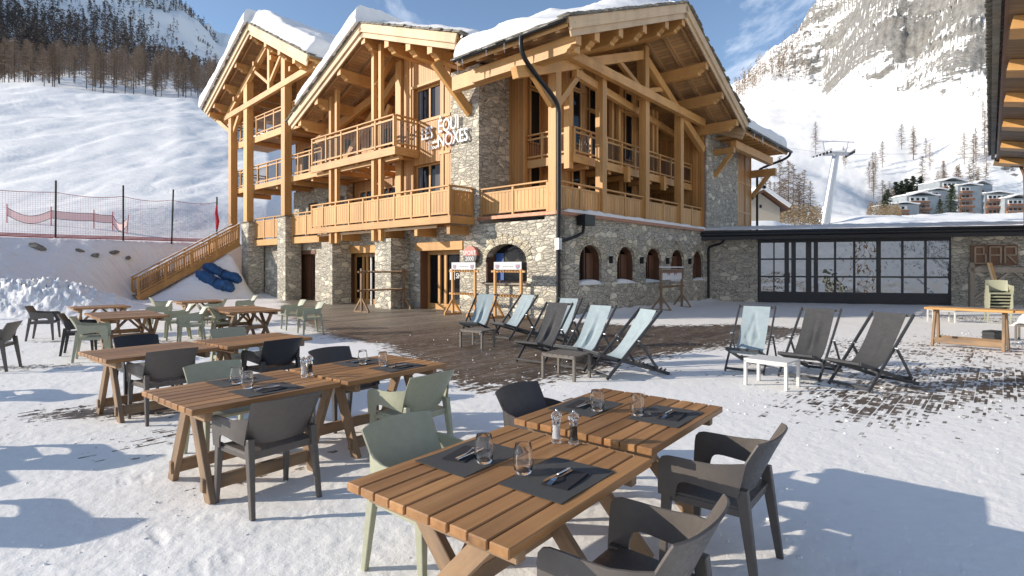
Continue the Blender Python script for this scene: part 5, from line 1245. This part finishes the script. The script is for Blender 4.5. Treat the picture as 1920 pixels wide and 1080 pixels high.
def cover(cx,cy,face,gx,where,turn=0.0,stack='fk'):
    "one place: mat centred at cx,cy; face = direction from the diner to the table (deg)"
    f=rad(face); F=Vector((math.cos(f),math.sin(f),0)); S=Vector((F.y,-F.x,0)); c=Vector((cx,cy,ZT)); rz=f-PI/2
    setp('mat',make_mat,c.x,c.y,ZT,rz,'dark grey placemat '+where,'placemats')
    n=c-F*.045+S*.0; rr=rz+turn
    setp('nap',make_nap,n.x,n.y,ZT+.0045,rr+.12,'folded black napkin on the placemat '+where,'napkins')
    k=n+F*.022; setp('fork',make_fork,k.x,k.y,ZT+.0115,rr+PI+.05,'steel fork lying across the napkin '+where,'forks'); k=n+F*.048; setp('knife',make_knife,k.x,k.y,ZT+.0115,rr+PI-.03,'steel knife lying across the napkin '+where,'knives')
    g=c+F*gx[1]+S*gx[0]; setp('glass',make_glass,g.x,g.y,ZT+.004,0,'stemless drinking glass at the place '+where,'drinking glasses')
W_=lambda px,py,z=.76:((px-960)/1030*1030*(1.75-z)/(py-502),1030*(1.75-z)/(py-502))
def C1(o,a,n): return (o[0]+Ad.x*a+Nd.x*n, o[1]+Ad.y*a+Nd.y*n)
o1=(-.02,2.72);o2=(.765,3.80);o3=(-2.25,4.62);o4=(-1.44,5.58)
x,y=C1(o1,.06,.255); cover(x,y,fN+180,(-.06,.16),'on the right of the nearest table')
x,y=C1(o1,.02,-.27); cover(x,y,fN,(.03,.12),'on the left of the nearest table',.1)
x,y=C1(o2,.10,.27); cover(x,y,fN+180,(-.12,.15),'at the right of the farther near table')
x,y=C1(o2,-.02,-.28); cover(x,y,fN,(.07,.13),'at the left of the farther near table')
x,y=C1(o3,.06,.26); cover(x,y,fN+180,(-.09,.15),'on the middle table, near left')
x,y=C1(o3,.10,-.27); cover(x,y,fN,(.10,.12),'on the middle table, far left')
x,y=C1(o4,.14,.26); cover(x,y,fN+180,(-.07,.15),'on the middle table, near right')
x,y=C1(o4,.08,-.27); cover(x,y,fN,(.07,.13),'on the middle table, far right')
for (o,a,n,k,l) in ((o1,.50,-.05,'s','clear salt mill with white filling between the near place settings'),(o1,.54,.04,'p','clear pepper mill with dark filling between the near place settings'),(o3,.53,.02,'s2','clear salt mill on the middle table'),(o3,.62,-.03,'p2','clear pepper mill on the middle table')):
    x,y=C1(o,a,n); setp('mill'+k[0],make_mill,x,y,ZT,.4*len(k),l,'salt and pepper mills',k[0])
# ------------------------------------------------------------------ deckchairs
FAB={'blue':plain('canvas_pale_blue',(.31,.375,.395),.8,var=.12,nscale=9),'dark':plain('canvas_charcoal',(.050,.050,.050),.8,var=.12,nscale=9)}
def make_deckchair(col,label,dent):
    t=thing('deckchair',label,'deckchair'); fm=M['frame_grey']
    A0_,A1_=Vector((0,.34,.015)),Vector((0,-.66,1.06)); B0,B1=Vector((0,.45,.40)),Vector((0,-.84,.02))
    X=lambda p,x:(x,p.y,p.z)
    for s in (-1,1):
        MB().beam(X(A0_,s*.30),X(A1_,s*.30),.024,.05,ch=.004).build('back_rail',fm,t)
        b=MB(); b.beam(X(B0,s*.255),X(B1,s*.255),.024,.05,ch=.004)
        for k in (.80,.86,.92): p=B0+(B1-B0)*k; b.beam(X(p+Vector((0,0,.03)),s*.255),X(p+Vector((0,-.035,.055)),s*.255),.024,.02)
        b.build('seat_rail',fm,t)
        p=A0_+(A1_-A0_)*.55; q=B0+(B1-B0)*.78+Vector((0,0,.03)); MB().beam(X(p,s*.335),X(q,s*.335),.022,.042,ch=.004).build('strut',fm,t)
        MB().tube([(s*.28,p.y,p.z),(s*.36,p.y,p.z)],.014,8).build('bolt',M['galv'],t)
    for p,w,n in ((A1_-(A1_-A0_).normalized()*.03,.30,'top_bar'),(A0_+Vector((0,-.02,.04)),.30,'foot_bar'),(B0,.255,'seat_bar'),(B1+Vector((0,.05,.02)),.255,'rear_bar'),(B0+(B1-B0)*.78+Vector((0,0,.03)),.335,'strut_bar')):
        MB().beam(X(p,-w),X(p,w),.03,.04,ch=.004).build(n,fm,t)
    top=A1_-(A1_-A0_).normalized()*.03+Vector((0,.03,.012)); c1=top+Vector((0,.40,-.62)); c2=Vector((0,-.02,.10)); en=B0+Vector((0,.0,.025)); G=[]
    P=bez(top,c1,c2,en,34); hw=.225
    for i,p in enumerate(P):
        row=[]
        for j in range(21):
            s=-1+2*j/20; d=0
            if dent=='diamond': r=abs(s-.05)/.52+abs(i-11)/9.0; d=.02*math.cos(min(1,r)*PI)*(r<1)+.008*math.cos(min(1,r*1.9)*PI)*(r<.52)
            elif dent=='fold': c=.05+.02*(i-12); d=-.05*math.exp(-((s-c*.5+.1)/.16)**2-((i-13)/6.5)**2)+.03*math.exp(-((s-c*.5-.18)/.14)**2-((i-13)/7)**2)
            elif dent=='leaf': d=.042*math.exp(-((s+.12)/.17)**2-((i-10)/5.0)**2)-.035*math.exp(-((s-.1)/.12)**2-((i-11)/5.5)**2)
            else: d=.02*math.exp(-((s-.0)/.3)**2-((i-10)/6)**2)*math.cos(s*9)
            ed=1-.03*math.sin(PI*i/34); row.append((s*hw*ed,p.y+d*.6-.012*(1-s*s)*math.sin(PI*i/34),p.z+d*.4-.012*(1-s*s)*math.sin(PI*i/34)))
        G.append(row)
    MB().shell(np.array(G),.003).build('canvas',FAB[col],t); return proto(t)
M['frame_grey']=plain('deckchair_frame',(.055,.056,.06),.5,.2,var=.2)
DG='deckchairs on the terrace'
def deck(x,y,face,col,dent,label,pr={}):
    k=(col,dent); rz=rad(face)-PI/2
    if k not in pr: pr[k]=make_deckchair(col,label,dent); r=pr[k][0]; r.location=(x,y,.01); r.rotation_euler=(0,0,rz); r['group']=DG
    else: dup(pr[k],(x,y,.01),rz,label,DG)
def dk(fx,fy,face,*a):
    "fx,fy = middle of the front feet"
    f=rad(face); deck(fx-.34*math.cos(f),fy-.34*math.sin(f),face,*a)
dk(3.82,9.05,-126,'blue','diamond','pale blue deckchair with a diamond crease, left of the white low table')
dk(4.45,8.55,-138,'dark','leaf','charcoal deckchair standing in the middle of the right hand trio behind the white table')
dk(4.83,7.90,-157,'dark','faint','charcoal deckchair furthest right, seen half from the side')
dk(-1.02,13.45,-112,'blue','fold','pale blue deckchair furthest left, in front of the shop rack')
dk(-.28,13.3,-137,'blue','faint','pale blue deckchair second from the left under the arched shop window')
dk(.32,9.95,-128,'dark','fold','charcoal deckchair in the left group, between pale blue ones')
dk(.75,11.6,-125,'blue','faint','pale blue deckchair mostly hidden behind the charcoal one near the corner downpipe')
dk(.98,9.35,-133,'blue','fold','pale blue deckchair with a deep fold right of the charcoal one in the left group')
dk(1.36,8.75,-160,'blue','faint','pale blue deckchair furthest right in the left group, next to the slatted low table')
# ------------------------------------------------------------------ low tables
def low_table(mat,label,slats,L=.62,Wd=.50,H=.40):
    t=thing('low_table',label,'low table'); lm=mat
    if slats:
        b=MB(); k=6
        for i in range(k): a=-L/2+.01+(L-.02)*i/k; b.bx(a,a+(L-.02)/k-.006,-Wd/2+.004,Wd/2-.004,H-.03,H-.008,.003)
        b.build('slatted_top',lm,t)
    else: MB().bx(-L/2,L/2,-Wd/2,Wd/2,H-.025,H,.004).build('tabletop',lm,t)
    f=MB(); 
    for s in (-1,1): f.bx(-L/2,L/2,s*(Wd/2-.012)-.012,s*(Wd/2-.012)+.012,H-.06,H-.026,.003)
    f.build('apron',lm,t)
    for a in (-1,1):
        for c in (-1,1): MB().bx(a*(L/2-.022)-.022,a*(L/2-.022)+.022,c*(Wd/2-.022)-.022,c*(Wd/2-.022)+.022,0,H-.03,.004).build('leg',lm,t)
    return proto(t)
whitep=plain('light_grey_paint',(.62,.61,.58),.5,var=.06); brownp=plain('brown_grey_aluminium',(.16,.14,.12),.5,var=.1)
r=low_table(whitep,'white low table in front of the right trio of deckchairs',False); r[0].location=(3.84,8.12,.01); r[0].rotation_euler=(0,0,rad(-47)); r[0]['group']='low side tables'
r2=low_table(brownp,'brown grey slatted low table in front of the charcoal deckchair of the left group',True); r2[0].location=(.86,8.72,.01); r2[0].rotation_euler=(0,0,rad(-38)); r2[0]['group']='low side tables'
dup(r2,(-.76,12.08,.01),rad(-33),'brown grey low table by the deckchair furthest left','low side tables')
dup(r,(13.75,17.6,.01),rad(-20),'light grey low table behind the raised bench table near the bar','low side tables')
dup(r2,(12.35,13.0,.01),rad(-50),'brown grey slatted low table cut by the right edge of view','low side tables')
# high bench tables at the right
def bench(label,x,y,deg):
    t=thing('bench_table',label,'table',(x,y,.01),rad(deg),'high bench tables at the right'); H=.86; L=1.5
    MB().bx(-L/2,L/2,-.28,.28,H-.05,H,.008).build('tabletop',M['honey'],t)
    for s in (-1,1):
        for q in (-1,1): MB().beam((s*.58,q*.10,H-.05),(s*.60,q*.27,0),.05,.09,up=(0,1,0),ch=.005).build('leg',M['trestle'],t)
    for q in (-1,1): MB().beam((-.6,q*.25,.14),(.6,q*.25,.14),.04,.12,ch=.005).build('stretcher',M['trestle'],t)
bench('high plank bench table with orange top and frame legs near the right edge',9.95,11.95,-50); bench('second high plank bench table cut by the right edge of view',10.95,10.8,-50)
# stacked chairs by the bar
for i in range(6): dup(CP['green'],(15.2-.03*i,17.2-.045*i,.03+.10*i),rad(150),'sage green armchair in the leaning stack by the bar wall' if i<5 else 'topmost sage green armchair of the stack by the bar wall','stacked green armchairs')
bx=MB(); bx.bx(-.2,.2,-.14,.14,0,.22,.02); cr=thing('black_crate','small black crate on the ground behind the bench table leg','crate',(11.65,13.3,.01),.4); bx.build('crate_body',M['black'],cr); 
for k in range(2): MB().bx(-.21,.21,-.15,.15,.06+.09*k,.075+.09*k).build('rim',M['anthracite'],cr)
# heap of snow against the stack
G=[[(15.6+.55*(i/14-.5)*2,16.3+.4*(j/10-.5)*2,.55*max(0,math.cos((i/14-.5)*PI))*max(0,math.cos((j/10-.5)*PI))*(1+.3*math.sin(i*2.1+j)) ) for j in range(11)] for i in range(15)]
struct(MB().shell(np.array(G),.02).build('snow_heap',M['snow']),'structure')
# crumbs of snow kicked about the terrace
B=MB(); rg=np.random.default_rng(5)
ico=[]; bm=bmesh.new(); bmesh.ops.create_icosphere(bm,subdivisions=1,radius=1); iv=[v.co.copy() for v in bm.verts]; bm.verts.index_update(); fi=[tuple(v.index for v in f.verts) for f in bm.faces]; bm.free()
for _ in range(1500):
    d=1.6+13*rg.random()**1.6; x=(rg.random()*2-1)*.95*d; r=(.004+.012*rg.random()**4)*(1+.03*d)
    j=[v*r*(1+.5*(rg.random()-.5)) for v in iv]; B.add([(x+p.x,d+p.y,.012+p.z*.8) for p in j],fi,None,None,True)
struct(B.build('snow_crumbs',M['snow'],None,recalc=False),'stuff')
# ------------------------------------------------------------------ trees
def barkmat(name,c,var=.3): return plain(name,c,.9,var=var,nscale=2)
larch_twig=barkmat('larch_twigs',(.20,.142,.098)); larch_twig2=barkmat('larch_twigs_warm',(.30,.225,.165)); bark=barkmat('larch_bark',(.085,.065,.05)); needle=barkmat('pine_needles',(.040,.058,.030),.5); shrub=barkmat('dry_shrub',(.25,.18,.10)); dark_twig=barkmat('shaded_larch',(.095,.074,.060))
def larch(H,label,seed,dens=1.0,tw=larch_twig):
    rg=random.Random(seed); t=thing('larch_tree',label,'tree'); B=MB(); pts=[];rs=[]
    for i in range(9):
        a=i/8; pts.append((.12*math.sin(a*3+seed)*a,.1*math.sin(a*4+seed*2)*a,H*a-.4)); rs.append(.115*H/13*(1-a)**.8+.012)
    B.tube(pts,rs,6); B.build('trunk',bark,t)
    C=MB(); n=int(110*dens)
    vs=[];fs=[]
    def tri(a,b,w):
        d=(b-a); s=d.cross(Vector((rg.uniform(-1,1),rg.uniform(-1,1),rg.uniform(-1,1)))); s.normalize(); s*=w
        k=len(vs); vs.extend([a-s,a+s,b]); fs.append((k,k+1,k+2))
    for i in range(n):
        a=.16+.84*((i+rg.random())/n)**.9; z=H*a; L=H*(.27*(1-a)**.8+.03)*rg.uniform(.55,1.15)*(0.5 if a<.28 else 1); an=rg.uniform(0,2*PI)
        p0=Vector((.0,0,z)); d=Vector((math.cos(an),math.sin(an),rg.uniform(-.15,.28))); p1=p0+d*L+Vector((0,0,-.10*L)); tri(p0,p1,.035*H/13+.01)
        m=int(12+L*6)
        for k in range(m):
            q=p0.lerp(p1,rg.uniform(.15,1)); dd=Vector((rg.uniform(-1,1),rg.uniform(-1,1),rg.uniform(-.75,.5))); tri(q,q+dd*rg.uniform(.3,.75)*H/13,.026*H/13+.008)
    C.add(vs,fs,vs); C.build('crown',tw,t,recalc=False); return proto(t)
def conifer(H,label,seed):
    rg=random.Random(seed); t=thing('pine_tree',label,'tree'); MB().tube([(0,0,-.3),(0,0,H*.6),(0,0,H)],[.16*H/9,.09*H/9,.02],6).build('trunk',bark,t)
    C=MB(); vs=[];fs=[]
    for i in range(150):
        a=.06+.94*(i/150)**.85; z=H*a; L=H*(.36*(1-a)**.8+.02)*rg.uniform(.6,1.2); an=rg.uniform(0,2*PI); d=Vector((math.cos(an),math.sin(an),rg.uniform(-.35,.1)))
        for k in range(16):
            q=Vector((0,0,z))+d*L*rg.uniform(.1,1); e=Vector((rg.uniform(-1,1),rg.uniform(-1,1),rg.uniform(-.6,.4)))*.05*H; s=Vector((rg.uniform(-1,1),rg.uniform(-1,1),rg.uniform(-1,1)))*.016*H
            n=len(vs); vs.extend([q-s,q+s,q+e]); fs.append((n,n+1,n+2))
    C.add(vs,fs,vs); C.build('crown',needle,t,recalc=False); return proto(t)
rt=random.Random(11)
WL='bare brown larch in the dense wood along the top of the ski slope'
LV=[larch(13.5,WL,s,1.0,(larch_twig,larch_twig2,larch_twig,larch_twig2)[s%4]) for s in range(1,5)]
def place(pr,first,px,d,sc,label,group,sink=0):
    x=(px-960)/1030*d; z=ground_z(x,d)-sink
    if first: r=pr[0]; r.location=(x,d,z); r.scale=(sc,)*3; r['group']=group; r['label']=label; return
    dup(pr,(x,d,z),rt.uniform(0,6.3),label,group,None,(sc*rt.uniform(.85,1.15),sc*rt.uniform(.85,1.15),sc))
spots=[]
for i in range(205):
    px=rt.uniform(-40,440); d=168+rt.random()**1.35*115
    if px<55 and d<178: d+=12
    spots.append((px,d))
for i,(px,d) in enumerate(spots): place(LV[i%4],i<4,px,d,rt.uniform(.72,1.12),WL,'larches of the wood above the ski slope')
# dark wood on the shaded mountainside: one mass
def wood_mass(name,pts,mat,hmin,hmax,dens=44):
    B=MB(); vs=[];fs=[]
    for (px,d) in pts:
        x=(px-960)/1030*d; z=ground_z(x,d); H=rt.uniform(hmin,hmax)
        for k in range(dens):
            a=rt.random()**.8; r=H*.21*(1-a)+.1; an=rt.uniform(0,6.28); q=Vector((x+r*math.cos(an)*rt.random(),d+r*math.sin(an)*rt.random(),z+H*(.1+.9*a))); e=Vector((rt.uniform(-1,1),rt.uniform(-1,1),rt.uniform(-.9,.6)))*H*.12; s=Vector((rt.uniform(-1,1),rt.uniform(-1,1),rt.uniform(-1,1)))*H*.03
            n=len(vs); vs.extend([q-s,q+s,q+e]); fs.append((n,n+1,n+2))
        n=len(vs); w=H*.007; vs.extend([Vector((x-w,d,z-1)),Vector((x+w,d,z-1)),Vector((x,d,z+H))]); fs.append((n,n+1,n+2))
    B.add(vs,fs,vs); return struct(B.build(name,mat,None,recalc=False),'stuff')
pts=[]
for cx,cd,sx,sd,n in ((20,330,60,40,170),(70,360,60,45,130),(150,390,70,45,120),(10,430,40,50,120),(200,360,60,35,90),(235,400,40,40,50),(300,330,60,25,70),(40,300,80,20,90),(190,310,120,20,120),(340,310,60,20,60)):
    for _ in range(n): pts.append((rt.gauss(cx,sx),max(288,rt.gauss(cd,sd))))
for i in range(120):
    t=rt.random(); pts.append((235+170*t+rt.gauss(0,5),560+120*t+rt.gauss(0,14)))
for i in range(60): pts.append((rt.uniform(150,400),rt.uniform(480,700)))
wood_mass('mountain_wood',[p for p in pts if -120<p[0]<430],dark_twig,9,15)
# right hand mountain: larches one can tell apart
RL='bare larch standing on the white slope of the right hand mountain'
LR=[larch(13,RL,s,.8,(larch_twig2,larch_twig)[s%2]) for s in (21,22,23)]
sp=[(1520,112),(1508,118),(1497,112),(1487,120),(1470,112),(1478,108),(1462,118),(1452,112),(1444,120),(1436,112),(1428,118),(1500,104),(1462,104)]
for px,lo,hi,n in ((1850,250,300,8),(1815,250,300,9),(1780,250,300,8),(1830,270,330,7),(1740,270,320,6),(1650,270,320,7),(1665,250,290,5),(1620,270,310,3),(1590,300,340,3),(1540,330,380,3),(1690,300,340,3),(1760,240,280,4)):
    for _ in range(max(2,round(n*.75))): sp.append((px+rt.gauss(0,13),rt.uniform(lo,hi)*.96))
for i,(px,d) in enumerate(sp): place(LR[i%3],i<3,px,d,rt.uniform(.6,1.0) if d<200 else rt.uniform(.75,1.45)*(1 if px>1700 else .8),RL,'larches on the right hand mountain')
wood_mass('ridge_wood',[(1382+rt.random()**1.3*130,0) for _ in range(0)]+[(lambda t:(1378+135*t+rt.gauss(0,3),830-60*t+rt.gauss(0,40)))(rt.random()**1.2) for _ in range(240)],larch_twig2,14,26,16)
def wood_behind():
    "unseen wood added behind the camera as dark shapes for the panes to mirror"
    g=ground_z
    vs=[];fs=[];B=MB()
    for _ in range(420):
        a=rt.uniform(-1.25,.1); R=rt.uniform(70,300); x=math.cos(a)*R; y=math.sin(a)*R-20; z=max(0,R-130)*.34; H=rt.uniform(9,17)
        for k in range(40):
            t=rt.random()**.8; r=H*.2*(1-t)+.1; an=rt.uniform(0,6.28); q=Vector((x+r*math.cos(an)*rt.random(),y+r*math.sin(an)*rt.random(),z+H*(.05+.95*t))); e=Vector((rt.uniform(-1,1),rt.uniform(-1,1),rt.uniform(-.9,.6)))*H*.12; s=Vector((rt.uniform(-1,1),rt.uniform(-1,1),rt.uniform(-1,1)))*H*.035
            n=len(vs); vs.extend([q-s,q+s,q+e]); fs.append((n,n+1,n+2))
    B.add(vs,fs,vs); struct(B.build('added_mirror_wood',dark_twig,None,recalc=False),'stuff')
wood_behind()
wood_mass('brushwood',[(rt.uniform(1435,1545),rt.uniform(88,110)) for _ in range(120)]+[(rt.uniform(1625,1690),rt.uniform(140,190)) for _ in range(110)],shrub,2.2,4.2,40)
wood_mass('scattered_brush',[(rt.uniform(1420,1840),rt.uniform(170,520)) for _ in range(150)],larch_twig,1.0,2.6,14)
PG='dark pines around the apartment block'
CF=[conifer(9,'tall dark pine alone on the white slope above the apartment block',31),conifer(9,'dark pine left of the apartment block',32)]
pines=[(1785,205,1.25,'tall dark pine alone on the white slope above the apartment block'),(1762,212,.7,'small dark pine just left of the tall lone pine on the slope'),(1812,235,.75,'dark pine on the slope up right of the tall lone pine'),(1808,222,.45,'little round pine right of the tall lone pine')]
for px,py,h in ((1712,345,1.0),(1726,343,.95),(1700,356,1.0),(1690,362,.95),(1680,366,.9),(1672,370,.9),(1708,362,.9),(1745,352,.6),(1750,350,.5),(1666,372,.7),(1695,370,.8)):
    pines.append((px,254+(345-py)*.3,h*1.75,) if px>1677 else (px-8,188+(372-py)*1.2,h*1.2,)); pines[-1]=pines[-1]+('dark pine in the clump left of the apartment block',)
for i,(px,d,sc,l) in enumerate(pines): place(CF[i%2],i<2,px,d,sc,l,PG)
